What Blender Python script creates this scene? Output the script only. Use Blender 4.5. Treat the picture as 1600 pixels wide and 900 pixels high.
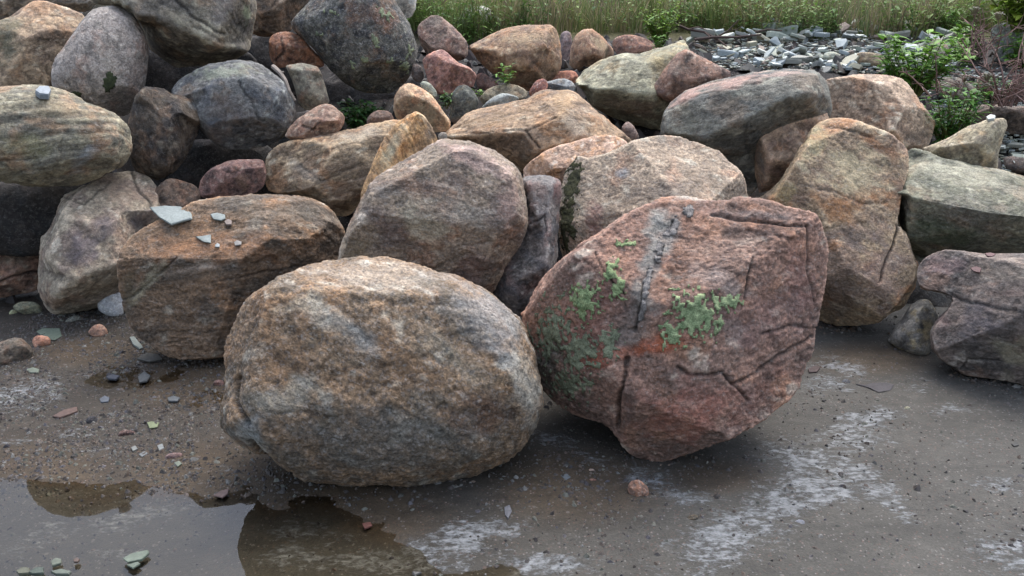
import bpy, bmesh, math, random
import numpy as np
from mathutils import Vector
from mathutils.bvhtree import BVHTree
from mathutils.geometry import delaunay_2d_cdt

for o in list(bpy.data.objects):
    bpy.data.objects.remove(o)
SC = bpy.context.scene
COL = SC.collection

# ------------------------------------------------------------------ camera
CAM_H, PITCH, FPX = 1.45, math.radians(20.0), 1250.0      # focal length in photo pixels (1600 wide)
cam_d = bpy.data.cameras.new('camera')
cam_d.sensor_width = 36.0
cam_d.lens = 36.0 * FPX / 1600.0
cam_d.clip_end = 2000.0
cam_d.clip_start = 0.05
cam = bpy.data.objects.new('camera', cam_d)
COL.objects.link(cam)
cam.location = (0, 0, CAM_H)
cam.rotation_euler = (math.pi / 2 - PITCH, 0, 0)
SC.camera = cam

# ------------------------------------------------------------------ world, sun, exposure
SUN_EL, SUN_AZ = math.radians(62), math.radians(25)       # azimuth measured from +Y towards +X
world = bpy.data.worlds.new('World')
SC.world = world
world.use_nodes = True
wn, wl = world.node_tree.nodes, world.node_tree.links
wn.clear()
sky = wn.new('ShaderNodeTexSky')
sky.sky_type = 'NISHITA'
sky.sun_disc = False
sky.sun_elevation = SUN_EL
sky.sun_rotation = SUN_AZ
sky.air_density = 1.0
sky.dust_density = 2.5
sky.ozone_density = 1.0
hs = wn.new('ShaderNodeHueSaturation')
hs.inputs['Saturation'].default_value = 0.66
bg = wn.new('ShaderNodeBackground')
bg.inputs['Strength'].default_value = 0.15
wo = wn.new('ShaderNodeOutputWorld')
wl.new(sky.outputs[0], hs.inputs['Color'])
# cloudy sky: brighter overhead than at the horizon, as under any even cloud
wtc = wn.new('ShaderNodeTexCoord')
wsp = wn.new('ShaderNodeSeparateXYZ'); wl.new(wtc.outputs['Generated'], wsp.inputs[0])
wmr = wn.new('ShaderNodeMapRange'); wl.new(wsp.outputs['Z'], wmr.inputs['Value'])
wmr.inputs['From Min'].default_value = 0.0; wmr.inputs['From Max'].default_value = 1.0
wmr.inputs['To Min'].default_value = 0.32; wmr.inputs['To Max'].default_value = 1.75
wmx = wn.new('ShaderNodeVectorMath'); wmx.operation = 'SCALE'
wl.new(hs.outputs[0], wmx.inputs[0]); wl.new(wmr.outputs[0], wmx.inputs['Scale'])
wl.new(wmx.outputs[0], bg.inputs['Color'])
wl.new(bg.outputs[0], wo.inputs['Surface'])
sun_d = bpy.data.lights.new('sun', 'SUN')
sun_d.energy = 0.65
sun_d.angle = math.radians(40)
sun_d.color = (1.0, 0.985, 0.955)
sun = bpy.data.objects.new('sun', sun_d)
COL.objects.link(sun)
sdir = Vector((math.sin(SUN_AZ) * math.cos(SUN_EL), math.cos(SUN_AZ) * math.cos(SUN_EL), math.sin(SUN_EL)))
sun.rotation_euler = sdir.to_track_quat('Z', 'Y').to_euler()
sun.location = sdir * 20
SC.view_settings.view_transform = 'Standard'
SC.view_settings.look = 'None'
SC.view_settings.exposure = 1.48
SC.view_settings.gamma = 1.0
SC.view_settings.use_curve_mapping = False

# ------------------------------------------------------------------ numeric helpers
rng = np.random.default_rng(7)
_perm = np.concatenate([rng.permutation(256)] * 3).astype(np.int32)
_grad = rng.normal(size=(256, 3)).astype(np.float32)
_grad /= np.linalg.norm(_grad, axis=1, keepdims=True)

def perlin(P):
    P = np.asarray(P, np.float32)
    I = np.floor(P)
    F = P - I
    I = I.astype(np.int32) & 255
    U = F * F * F * (F * (F * 6 - 15) + 10)
    out = 0
    for dx in (0, 1):
        wx = U[:, 0] if dx else 1 - U[:, 0]
        for dy in (0, 1):
            wy = U[:, 1] if dy else 1 - U[:, 1]
            hxy = _perm[_perm[I[:, 0] + dx] + I[:, 1] + dy]
            for dz in (0, 1):
                wz = U[:, 2] if dz else 1 - U[:, 2]
                g = _grad[_perm[hxy + I[:, 2] + dz]]
                dt = g[:, 0] * (F[:, 0] - dx) + g[:, 1] * (F[:, 1] - dy) + g[:, 2] * (F[:, 2] - dz)
                out = out + wx * wy * wz * dt
    return out * 1.6

def fbm(P, octv=3, gain=0.5, lac=2.03):
    a, s, t = 1.0, 0.0, 0.0
    P = np.asarray(P, np.float32)
    for k in range(octv):
        s = s + a * perlin(P + 17.3 * k)
        t += a
        a *= gain
        P = P * lac
    return s / t * 1.3

def sstep(a, b, x):
    t = np.clip((x - a) / (b - a), 0, 1)
    return t * t * (3 - 2 * t)

def lin(c):
    c = np.asarray(c, np.float64) / 255.0
    return np.where(c <= 0.04045, c / 12.92, ((c + 0.055) / 1.055) ** 2.4)

RIGHT = np.array([1.0, 0, 0])
UP = np.array([0, math.sin(PITCH), math.cos(PITCH)])
FWD = np.array([0, math.cos(PITCH), -math.sin(PITCH)])
EYE = np.array([0, 0, CAM_H])

def ray(px, py):
    d = RIGHT * ((px - 800) / FPX) - UP * ((py - 450) / FPX) + FWD
    return d / np.linalg.norm(d)

def to_px(P):
    q = P - EYE
    z = q @ FWD
    return 800 + FPX * (q @ RIGHT) / z, 450 - FPX * (q @ UP) / z

def bank(x, y):
    x = np.asarray(x, float); y = np.asarray(y, float)
    y0 = 3.85 + 0.25 * sstep(-0.8, -2.0, x) + 0.35 * sstep(0.7, 0.1, x) + 0.05 * sstep(1.2, 2.4, x)
    s = y - y0
    z = np.interp(s, [-1, 0, .3, .8, 1.2, 1.8, 3.5, 8, 30, 400], [0, 0, .26, .68, .86, .98, 1.15, 1.2, 1.22, 1.22])
    z = z + 0.75 * sstep(-0.5, -1.8, x) * sstep(1.5, 3.2, s)
    return z

def ground_hit(px, py, zoff=0.0):
    d = ray(px, py)
    ts = np.linspace(1.2, 60, 12000)
    P = EYE[None] + ts[:, None] * d[None]
    below = P[:, 2] - zoff <= bank(P[:, 0], P[:, 1])
    k = int(np.argmax(below)) if below.any() else len(ts) - 1
    return P[k], ts[k]

def link(name, me, parent=None, mat=None):
    o = bpy.data.objects.new(name, me)
    COL.objects.link(o)
    if mat is not None and not me.materials:
        me.materials.append(mat)
    if parent is not None:
        o.parent = parent
        o.matrix_parent_inverse = parent.matrix_world.inverted() if False else o.matrix_parent_inverse
    return o

def tag(o, label=None, cat=None, group=None, kind=None):
    if label: o['label'] = label
    if cat: o['category'] = cat
    if group: o['group'] = group
    if kind: o['kind'] = kind
    return o

def mesh_np(name, V, F, col=None, smooth=False):
    """V: n x 3; F: list/array of faces (all the same corner count when an array)"""
    me = bpy.data.meshes.new(name)
    V = np.asarray(V, np.float32)
    if isinstance(F, np.ndarray):
        n, k = F.shape
        me.vertices.add(len(V)); me.vertices.foreach_set('co', V.ravel())
        me.loops.add(n * k); me.loops.foreach_set('vertex_index', F.astype(np.int32).ravel())
        me.polygons.add(n)
        me.polygons.foreach_set('loop_start', np.arange(0, n * k, k, dtype=np.int32))
        me.update(calc_edges=True)
    else:
        me.from_pydata([tuple(v) for v in V], [], F)
        me.update()
    if col is not None:
        set_col(me, col)
    me.polygons.foreach_set('use_smooth', np.full(len(me.polygons), smooth))
    return me

def set_col(me, col, name='Col'):
    a = me.color_attributes.new(name, 'FLOAT_COLOR', 'POINT')
    c = np.ones((len(me.vertices), 4), np.float32)
    c[:, :col.shape[1]] = col
    a.data.foreach_set('color', c.ravel())

def set_vec(me, v, name):
    a = me.attributes.new(name, 'FLOAT_VECTOR', 'POINT')
    a.data.foreach_set('vector', np.asarray(v, np.float32).ravel())

def set_flt(me, v, name):
    a = me.attributes.new(name, 'FLOAT', 'POINT')
    a.data.foreach_set('value', np.asarray(v, np.float32).ravel())

# ------------------------------------------------------------------ materials
def new_mat(name):
    m = bpy.data.materials.new(name)
    m.use_nodes = True
    nt = m.node_tree
    nt.nodes.clear()
    out = nt.nodes.new('ShaderNodeOutputMaterial')
    b = nt.nodes.new('ShaderNodeBsdfPrincipled')
    nt.links.new(b.outputs[0], out.inputs['Surface'])
    return m, nt, b, out

class NT:
    def __init__(s, nt): s.nt = nt
    def n(s, t, **kw):
        x = s.nt.nodes.new(t)
        for k, v in kw.items():
            setattr(x, k, v)
        return x
    def l(s, a, b): s.nt.links.new(a, b)
    def attr(s, name):
        return s.n('ShaderNodeAttribute', attribute_name=name)
    def noise(s, vec, scale, detail=4, rough=0.55, dist=0.0):
        x = s.n('ShaderNodeTexNoise')
        x.inputs['Scale'].default_value = scale
        x.inputs['Detail'].default_value = detail
        x.inputs['Roughness'].default_value = rough
        x.inputs['Distortion'].default_value = dist
        if vec is not None: s.l(vec, x.inputs['Vector'])
        return x.outputs['Fac']
    def rmap(s, v, a, b, c, d, smooth=False):
        x = s.n('ShaderNodeMapRange')
        if smooth: x.interpolation_type = 'SMOOTHSTEP'
        s.l(v, x.inputs['Value'])
        for k, q in zip(('From Min', 'From Max', 'To Min', 'To Max'), (a, b, c, d)):
            x.inputs[k].default_value = q
        return x.outputs['Result']
    def math(s, op, a, b=None):
        x = s.n('ShaderNodeMath', operation=op)
        for i, q in enumerate((a, b)):
            if q is None: continue
            if isinstance(q, (int, float)): x.inputs[i].default_value = q
            else: s.l(q, x.inputs[i])
        return x.outputs[0]
    def mix(s, fac, a, b, mode='MIX'):
        x = s.n('ShaderNodeMix', data_type='RGBA', blend_type=mode)
        for i, q in ((0, fac), (6, a), (7, b)):
            if isinstance(q, (int, float)): x.inputs[i].default_value = q
            elif isinstance(q, (tuple, list)): x.inputs[i].default_value = (*q, 1)[:4]
            else: s.l(q, x.inputs[i])
        return x.outputs[2]
    def grey(s, v):
        x = s.n('ShaderNodeCombineColor')
        for i in range(3): s.l(v, x.inputs[i])
        return x.outputs[0]
    def bump(s, h, strength, dist, prev=None):
        x = s.n('ShaderNodeBump')
        x.inputs['Strength'].default_value = strength
        x.inputs['Distance'].default_value = dist
        s.l(h, x.inputs['Height'])
        if prev is not None: s.l(prev, x.inputs['Normal'])
        return x.outputs[0]

def rock_material():
    m, nt, b, out = new_mat('weathered_rock')
    T = NT(nt)
    ca = T.attr('Col'); col, spk = ca.outputs['Color'], ca.outputs['Alpha']
    co = T.attr('bco').outputs['Vector']
    tc = T.n('ShaderNodeTexCoord').outputs['Object']
    n1 = T.noise(co, 38, 9, 0.7, 0.1)
    n2 = T.noise(tc, 150, 5, 0.7)
    n3 = T.noise(tc, 11, 4, 0.6)
    k1 = T.rmap(n1, 0.34, 0.66, 0.72, 1.28)
    k2 = T.math('ADD', 1.0, T.math('MULTIPLY', T.math('SUBTRACT', T.rmap(n2, 0.36, 0.64, 0.62, 1.42), 1.0), T.math('ADD', 0.45, T.math('MULTIPLY', spk, 0.8))))
    k3 = T.rmap(n3, 0.3, 0.7, 0.85, 1.15)
    k = T.math('MULTIPLY', T.math('MULTIPLY', k1, k2), k3)
    c = T.mix(1.0, col, T.grey(k), 'MULTIPLY')
    # mineral grains: pale feldspar and dark mica flecks
    v = T.n('ShaderNodeTexVoronoi'); v.inputs['Scale'].default_value = 130
    T.l(tc, v.inputs['Vector'])
    sep = T.n('ShaderNodeSeparateColor'); T.l(v.outputs['Color'], sep.inputs[0])
    pale = T.math('MULTIPLY', T.rmap(sep.outputs[0], 0.72, 0.9, 0, 0.55), spk)
    dark = T.math('MULTIPLY', T.rmap(sep.outputs[1], 0.72, 0.9, 0, 0.6), spk)
    c = T.mix(pale, c, T.mix(0.5, c, (0.55, 0.52, 0.49)))
    c = T.mix(dark, c, (0.045, 0.042, 0.042))
    # crisp pale scabs and dark pits of the weathered skin, drawn out along the bedding
    fl = T.noise(co, 58, 10, 0.78)
    amt = T.math('ADD', 0.22, T.math('MULTIPLY', spk, 0.9))
    c = T.mix(T.math('MULTIPLY', T.rmap(fl, 0.565, 0.62, 0, 0.75), amt), c, T.mix(0.6, c, (0.50, 0.48, 0.43)))
    c = T.mix(T.math('MULTIPLY', T.rmap(fl, 0.435, 0.385, 0, 0.8), amt), c, T.mix(0.75, c, (0.05, 0.042, 0.036)))
    # rusty and mossy weathering in broad soft patches
    hue = T.noise(tc, 5.5, 5, 0.6)
    c = T.mix(T.rmap(hue, 0.55, 0.75, 0, 0.22), c, T.mix(1.0, c, (1.1, 0.88, 0.66), 'MULTIPLY'))
    c = T.mix(T.rmap(hue, 0.45, 0.28, 0, 0.35), c, T.mix(1.0, c, (0.86, 0.97, 0.98), 'MULTIPLY'))
    T.l(c, b.inputs['Base Color'])
    b.inputs['Roughness'].default_value = 0.78
    T.l(T.rmap(n1, 0.3, 0.7, 0.62, 0.92), b.inputs['Roughness'])
    b.inputs['Specular IOR Level'].default_value = 0.35
    pit = T.rmap(T.noise(tc, 85, 4, 0.65), 0.30, 0.47, 0, 1)
    h = T.math('ADD', T.math('MULTIPLY', n1, 0.8), T.math('ADD', T.math('MULTIPLY', n2, 0.4), T.math('ADD', T.math('MULTIPLY', pit, 0.35), T.math('MULTIPLY', T.rmap(fl, 0.38, 0.62, 0, 1), 0.3))))
    nb = T.bump(h, 1.0, 0.010)
    T.l(nb, b.inputs['Normal'])
    return m
M_ROCK = rock_material()

def plain_material(name, rough=0.8, grain=60.0, lo=0.75, hi=1.25, bump=0.3, bdist=0.004, transl=0.0):
    """colour from the Col attribute with procedural grain"""
    m, nt, b, out = new_mat(name)
    T = NT(nt)
    col = T.attr('Col').outputs['Color']
    tc = T.n('ShaderNodeTexCoord').outputs['Object']
    n = T.noise(tc, grain, 5, 0.65)
    c = T.mix(1.0, col, T.grey(T.rmap(n, 0.3, 0.7, lo, hi)), 'MULTIPLY')
    T.l(c, b.inputs['Base Color'])
    b.inputs['Roughness'].default_value = rough
    b.inputs['Specular IOR Level'].default_value = 0.3
    if bump > 0:
        T.l(T.bump(n, bump, bdist), b.inputs['Normal'])
    if transl > 0:
        tr = T.n('ShaderNodeBsdfTranslucent'); T.l(c, tr.inputs['Color'])
        mx = T.n('ShaderNodeMixShader'); mx.inputs[0].default_value = transl
        T.l(b.outputs[0], mx.inputs[1]); T.l(tr.outputs[0], mx.inputs[2])
        T.l(mx.outputs[0], out.inputs['Surface'])
    return m
M_SLATE = plain_material('grey_slate', 0.6, 90, 0.75, 1.2, 0.4, 0.003)
M_LICHEN = plain_material('crusty_lichen', 0.95, 220, 0.45, 1.45, 0.9, 0.006)
M_LEAF = plain_material('leaf_green', 0.6, 40, 0.8, 1.2, 0.0, 0, 0.3)
M_STEM = plain_material('dry_stem', 0.85, 60, 0.75, 1.2, 0.2, 0.002)
M_GRAVEL = plain_material('loose_gravel', 0.55, 150, 0.75, 1.25, 0.2, 0.002)
# ------------------------------------------------------------------ rock builder
def poly_area(P):
    x, y = P[:, 0], P[:, 1]
    return 0.5 * np.sum(x * np.roll(y, -1) - np.roll(x, -1) * y)

def inside(P, Q):
    """which points of Q lie inside polygon P"""
    r = np.zeros(len(Q), bool)
    n = len(P)
    for i in range(n):
        a, b = P[i], P[(i + 1) % n]
        c = (a[1] > Q[:, 1]) != (b[1] > Q[:, 1])
        with np.errstate(divide='ignore', invalid='ignore'):
            t = (b[0] - a[0]) * (Q[:, 1] - a[1]) / (b[1] - a[1]) + a[0]
        r ^= c & (Q[:, 0] < t)
    return r

def seg_dist(Q, a, b):
    ab = b - a
    t = np.clip(((Q - a) @ ab) / max(ab @ ab, 1e-12), 0, 1)
    return np.linalg.norm(Q - (a + t[:, None] * ab), axis=1)

def line_dist(Q, pts):
    d = np.full(len(Q), 1e9)
    for a, b in zip(pts[:-1], pts[1:]):
        d = np.minimum(d, seg_dist(Q, np.array(a, float), np.array(b, float)))
    return d

def chaikin(P, n):
    for _ in range(n):
        Q = np.roll(P, -1, 0)
        P = np.stack([P * .78 + Q * .22, P * .22 + Q * .78], 1).reshape(-1, 2)
    return P

def inflate_field(P, N):
    """Poisson bubble on a grid over polygon P: returns sampler giving 0 at the edge, 1 at the fattest point"""
    lo, hi = P.min(0), P.max(0)
    h = (hi - lo).max() / N
    lo = lo - 2 * h
    nx, ny = (np.ceil((hi - lo) / h) + 3).astype(int)
    gx, gy = lo[0] + np.arange(nx) * h, lo[1] + np.arange(ny) * h
    G = np.stack(np.meshgrid(gx, gy, indexing='ij'), -1).reshape(-1, 2)
    m = inside(P, G).reshape(nx, ny).astype(np.float32)
    u = np.zeros((nx, ny), np.float32)
    for it in range(int(N * N * 0.28) + 60):
        u[1:-1, 1:-1] = (u[:-2, 1:-1] + u[2:, 1:-1] + u[1:-1, :-2] + u[1:-1, 2:] + 1) * .25 * m[1:-1, 1:-1]
    u = np.sqrt(u / u.max())
    def f(Q):
        q = (Q - lo) / h
        i = np.clip(np.floor(q).astype(int), 0, [nx - 2, ny - 2])
        t = q - i
        a, b = i[:, 0], i[:, 1]
        return (u[a, b] * (1 - t[:, 0]) * (1 - t[:, 1]) + u[a + 1, b] * t[:, 0] * (1 - t[:, 1])
                + u[a, b + 1] * (1 - t[:, 0]) * t[:, 1] + u[a + 1, b + 1] * t[:, 0] * t[:, 1])
    return f

ROCKS = {}
SAT = 0.92
def desat(c):
    g = c @ np.array([.25, .6, .15])
    return (g + (c - g) * SAT) * np.array([1.02, 1.01, .95])

def spec_pts(s):
    return [tuple(float(v) for v in t.split(',')) for t in s.split()]

def rock(name, label, cat, outline, d=None, th=0.75, tb=0.8, ridges=(), rk=0.75, prof=1.6, rnd=1, cuts=10, cutd=0.05,
         pal=((120, 105, 90),) * 4, band=(0, 1.0), bs=6.0, blobs=(), cracks=(), rough=1.0, lump=1.0, strata=0.0,
         spk=0.2, group=None, sink=0.015, zb=0.0, key=None, seed=None, smooth=3, res=1.35, tone=1.0, parent=None):
    idx = len(ROCKS) + 1
    if smooth == 1: th *= 1.2
    rs = np.random.default_rng(seed if seed is not None else 100 + idx)
    O = np.array(spec_pts(outline))
    c_px = O.mean(0)
    f = ray(*c_px)
    r = np.cross(f, [0, 0, 1]); r /= np.linalg.norm(r)
    u = np.cross(r, f)
    if d == 'bank':                        # rests on the bank: where the bank lies under its lower edge
        low = O[:, 1].max(); d = ground_hit(c_px[0], low - (low - O[:, 1].min()) * .12)[1]
    def flat(px, py):                      # pixel -> in-plane coordinates at unit distance
        q = ray(px, py)
        q = q / (q @ f)
        return np.array([q @ r, q @ u])
    P0 = np.array([flat(*p) for p in O])
    if poly_area(P0) < 0: P0 = P0[::-1]
    P = chaikin(P0, rnd) if rnd else P0
    req = math.sqrt(abs(poly_area(P)) / math.pi)
    # dense outline with a little raggedness
    n_out = 90
    seg = np.linalg.norm(np.roll(P, -1, 0) - P, axis=1)
    cum = np.concatenate([[0], np.cumsum(seg)])
    tt = np.linspace(0, cum[-1], n_out, endpoint=False)
    PC = np.concatenate([P, P[:1]])
    D = np.stack([np.interp(tt, cum, PC[:, 0]), np.interp(tt, cum, PC[:, 1])], 1)
    fld = inflate_field(D, 44)
    sp = req / 13
    lo, hi = D.min(0), D.max(0)
    gx, gy = np.meshgrid(np.arange(lo[0], hi[0], sp), np.arange(lo[1], hi[1], sp * .87), indexing='ij')
    gx = gx + (np.arange(gx.shape[1]) % 2)[None] * sp / 2
    G = np.stack([gx.ravel(), gy.ravel()], 1)
    G = G[inside(D, G)]
    dd = line_dist(G, [tuple(p) for p in D] + [tuple(D[0])])
    G = G[dd > sp * .75]
    cen = D.mean(0)
    nrm = np.stack([np.roll(D, -1, 0)[:, 1] - np.roll(D, 1, 0)[:, 1], -(np.roll(D, -1, 0)[:, 0] - np.roll(D, 1, 0)[:, 0])], 1)
    nrm /= np.linalg.norm(nrm, axis=1, keepdims=True) + 1e-12
    ring = D - nrm * sp * .3
    ring = ring[inside(D, ring)]
    pts = np.concatenate([D, ring, G])
    vv, _, ff, vo, _, _ = delaunay_2d_cdt([Vector(p) for p in pts], [(i, (i + 1) % n_out) for i in range(n_out)], [], 1, 1e-9)
    Q = np.array([tuple(v) for v in vv])
    onb = np.array([any(i < n_out for i in ids) for ids in vo])
    t0 = np.clip(fld(Q), 0, 1)
    t0[onb] = 0
    tf = t0 ** 0.9
    if ridges:
        RP, E = [], []
        for rl in ridges:
            pl = spec_pts(rl)
            s0 = len(RP)
            for p in pl:
                RP.append((*flat(p[0], p[1]), p[2]))
            E += [(s0 + i, s0 + i + 1) for i in range(len(pl) - 1)]
        RP = np.array(RP)
        A = np.concatenate([D, RP[:, :2]])
        ed = [(i, (i + 1) % n_out) for i in range(n_out)] + [(a + n_out, b + n_out) for a, b in E]
        v2, _, f2, o2, _, _ = delaunay_2d_cdt([Vector(p) for p in A], ed, [], 1, 1e-9)
        tv = []
        for k, ids in enumerate(o2):
            hs_ = [i for i in ids if i >= n_out]
            tv.append(RP[hs_[0] - n_out, 2] if hs_ else 0.0)
        big = [Vector((v[0], v[1], t * req * 3)) for v, t in zip(v2, tv)]
        bv = BVHTree.FromPolygons(big, [tuple(x) for x in f2])
        tr = np.zeros(len(Q))
        for i, q in enumerate(Q):
            if onb[i]: continue
            hit = bv.ray_cast(Vector((q[0], q[1], 1e3 * req)), Vector((0, 0, -1)))
            tr[i] = hit[0][2] / (req * 3) if hit[0] is not None else t0[i]
        tr = np.sign(tr) * (1 - (1 - np.clip(np.abs(tr), 0, 1)) ** prof) ** (1 / prof)
        tf = (1 - rk) * tf + rk * tr
    wf = tf * th * req
    wb = t0 * tb * req
    nV = len(Q)
    bi = np.where(~onb)[0]
    back = np.arange(nV); back[bi] = nV + np.arange(len(bi))
    V = np.concatenate([np.column_stack([Q, wf]), np.column_stack([Q[bi], -wb[bi]])])
    F = [tuple(x) for x in ff] + [tuple(back[i] for i in reversed(x)) for x in ff]
    if d is None:                          # stands on the ground: find the distance at which its lowest point meets z = zb
        W = D[:, :1] * r[None] + D[:, 1:2] * u[None] + f[None]
        d = (CAM_H + sink - zb) / -W[:, 2].min()
    V = V * d
    size = req * d
    me = mesh_np(name, V, F)
    tmp = bpy.data.objects.new('tmp', me)
    COL.objects.link(tmp)
    md = tmp.modifiers.new('r', 'REMESH')
    md.mode = 'VOXEL'
    md.voxel_size = max(d / 800.0 * res, size * 2 / 150.0)
    dg = bpy.context.evaluated_depsgraph_get()
    me2 = bpy.data.meshes.new_from_object(tmp.evaluated_get(dg))
    bpy.data.objects.remove(tmp)
    bpy.data.meshes.remove(me)
    n = len(me2.vertices)
    V = np.empty(n * 3, np.float32); me2.vertices.foreach_get('co', V); V = V.reshape(-1, 3).astype(np.float64)
    ne = len(me2.edges)
    E = np.empty(ne * 2, np.int32); me2.edges.foreach_get('vertices', E); E = E.reshape(-1, 2)
    deg = np.bincount(E.ravel(), minlength=n).astype(float)[:, None]
    def lap(X, it, k=0.5):
        for _ in range(it):
            S = np.zeros_like(X)
            for j in range(X.shape[1]):
                S[:, j] = np.bincount(E[:, 0], X[E[:, 1], j], n) + np.bincount(E[:, 1], X[E[:, 0], j], n)
            X = X + k * (S / deg - X)
        return X
    V = lap(V, smooth)
    # flat broken faces: planes that shave the side we look at and its edges
    D3 = np.column_stack([D * d, np.zeros(n_out)])
    for k in range(cuts):
        a_ = 2 * np.pi * (k * .618 + rs.uniform(0, .25))
        w_ = rs.uniform(.3, .9)
        nn = np.array([math.cos(a_) * math.sqrt(1 - w_ * w_), math.sin(a_) * math.sqrt(1 - w_ * w_), w_])
        s = V @ nn
        lo_ = (D3 @ nn).max()
        lim = lo_ + max(0.0, s.max() - lo_) * rs.uniform(-.22, .25) + cutd * 0
        V = V - np.maximum(0, s - lim)[:, None] * nn[None] * .96
    if cuts > 3:
        for q in range(2):
            nn = np.array([rs.normal(0, .22), rs.normal(0, .2) + (.22 if q else -.22), 1.0]); nn /= np.linalg.norm(nn)
            s = V @ nn
            lim = s.max() * rs.uniform(.80, .93)
            V = V - np.maximum(0, s - lim)[:, None] * nn[None] * .96
    V = lap(V, 1, .3)
    def normals(X):
        me2.vertices.foreach_set('co', X.astype(np.float32).ravel()); me2.update()
        N = np.empty(n * 3, np.float32); me2.vertex_normals.foreach_get('vector', N)
        return N.reshape(-1, 3)
    off = rs.uniform(-50, 50, 3)
    ang = math.radians(band[0])
    e1 = np.array([math.cos(ang), -math.sin(ang), 0.25]); e1 /= np.linalg.norm(e1)       # along the band (image angle, y down)
    e2 = np.array([math.sin(ang), math.cos(ang), -0.35]); e2 -= e1 * (e1 @ e2); e2 /= np.linalg.norm(e2)
    e3 = np.cross(e1, e2)
    st = band[1]
    def bcoord(X):
        wv = 0.035 * size * np.column_stack([fbm(X / size * 1.6 + off + 5, 2), fbm(X / size * 1.6 + off + 9, 2), np.zeros(n)])
        Y = X + wv
        return np.column_stack([Y @ e1 / st, Y @ e2, Y @ e3 / math.sqrt(st)])
    N = normals(V)
    X = V / size
    dsp = lump * 0.024 * fbm(X * 1.9 + off, 3) + lump * 0.018 * np.abs(fbm(X * 3.6 + off + 31, 3))
    # chipped, stepped relief: terraces from a ridged noise
    tq = fbm(X * 2.6 + off + 70, 3) * 1.6
    dsp += rough * 0.012 * (np.floor(tq) + sstep(0.35, 0.65, tq - np.floor(tq)))
    V = V + N * (dsp * size)[:, None]
    N = normals(V)
    bc = bcoord(V)
    if strata:
        q = bc[:, 1] / size * 9 + 0.8 * fbm(V / size * 1.3 + off + 3, 2)
        sv = fbm(np.column_stack([bc[:, 0] / size * 1.2, q, bc[:, 2] / size * 1.2]) + off, 3)
        V = V + N * (strata * 0.022 * size * (sv - np.abs(sv) * 0.5))[:, None]
    lim_s = min(size, 0.45)
    fine = 0.55 * fbm(bc / 0.06 + off, 3) + 0.75 * np.abs(fbm(bc / 0.034 + off + 11, 3)) + 0.75 * np.abs(fbm(V / 0.022 + off + 21, 3)) + 0.6 * fbm(V / 0.012 + off, 2)
    V = V + N * (rough * 0.011 * lim_s * fine)[:, None]
    # pixel-space coordinates of every vertex, for marks that belong to this rock's face
    Wd = V[:, :1] * r[None] + V[:, 1:2] * u[None] - V[:, 2:3] * f[None] + f[None] * d + EYE[None]
    px, py = to_px(Wd)
    PX = np.column_stack([px, py])
    front = sstep(-0.25, 0.05, V[:, 2] / size)
    wob = np.column_stack([fbm(V / 0.09 + off + 3, 3), fbm(V / 0.09 + off + 8, 3)])
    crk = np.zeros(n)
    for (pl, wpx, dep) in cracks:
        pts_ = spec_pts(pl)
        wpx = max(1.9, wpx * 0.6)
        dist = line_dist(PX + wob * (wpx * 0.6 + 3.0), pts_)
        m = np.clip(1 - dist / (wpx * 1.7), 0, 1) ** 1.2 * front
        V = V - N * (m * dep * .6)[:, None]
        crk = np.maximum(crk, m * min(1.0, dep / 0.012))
    N = normals(V)
    # colour
    pl = [desat(lin(c)) for c in pal]
    mean = (pl[0] * 2 + pl[1] + pl[2] + pl[3]) / 5
    pl = [np.clip(mean + (c - mean) * 1.2, .02, .8) for c in pl]
    bcn = bc / size
    na = fbm(bcn * np.array([1, 1, 1]) * bs * .45 + off + 40, 4)
    nb = fbm(bcn * bs + off + 60, 4)
    ncl = fbm(V / size * 2.2 + off + 80, 4)
    nd = fbm(bc / 0.035 + off + 90, 3)
    C = np.repeat(pl[0][None], n, 0)
    def mixc(C, c, m): return C + (np.asarray(c)[None] - C) * np.clip(m, 0, 1)[:, None]
    C = mixc(C, pl[1], sstep(-0.15, 0.35, na))
    C = mixc(C, pl[2], 0.85 * sstep(0.05, 0.45, ncl + 0.35 * nb))
    C = mixc(C, pl[3], 0.75 * sstep(0.22, 0.62, nb + 0.35 * nd))
    C = mixc(C, pl[1] * 0.62, 0.45 * sstep(0.3, 0.7, -nb + 0.4 * nd))
    C = C * (1 + .2 * fbm(V / size * 1.5 + off + 120, 4))[:, None]
    # edges rubbed pale, hollows darkened
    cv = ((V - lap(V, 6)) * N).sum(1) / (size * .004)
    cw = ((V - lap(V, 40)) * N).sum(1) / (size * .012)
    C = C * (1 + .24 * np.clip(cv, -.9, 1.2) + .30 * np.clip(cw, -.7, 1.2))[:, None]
    for b_ in blobs:
        bx, by, rx, ry, a_, cc = b_[:6]
        sg = b_[6] if len(b_) > 6 else 0.8
        hd = b_[7] if len(b_) > 7 else 1.6
        ca, sa = math.cos(math.radians(a_)), math.sin(math.radians(a_))
        qx = px - bx + wob[:, 0] * min(rx, ry) * 0.7
        qy = py - by + wob[:, 1] * min(rx, ry) * 0.7
        x1, y1 = (qx * ca + qy * sa) / rx, (-qx * sa + qy * ca) / ry
        m = np.clip((1 - np.sqrt(x1 * x1 + y1 * y1) + 0.55 * nb + 0.3 * nd) * hd, 0, 1) * sg * front
        C = mixc(C, desat(lin(cc)), m)
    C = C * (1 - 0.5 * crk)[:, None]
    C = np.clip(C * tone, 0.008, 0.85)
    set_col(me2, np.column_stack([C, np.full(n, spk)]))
    set_vec(me2, bc, 'bco')
    me2.polygons.foreach_set('use_smooth', np.ones(len(me2.polygons), bool))
    me2.name = name
    # local frame -> world-aligned mesh with its origin at the base
    base = np.array([Wd[:, 0].mean(), Wd[:, 1].mean(), Wd[:, 2].min()])
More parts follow.
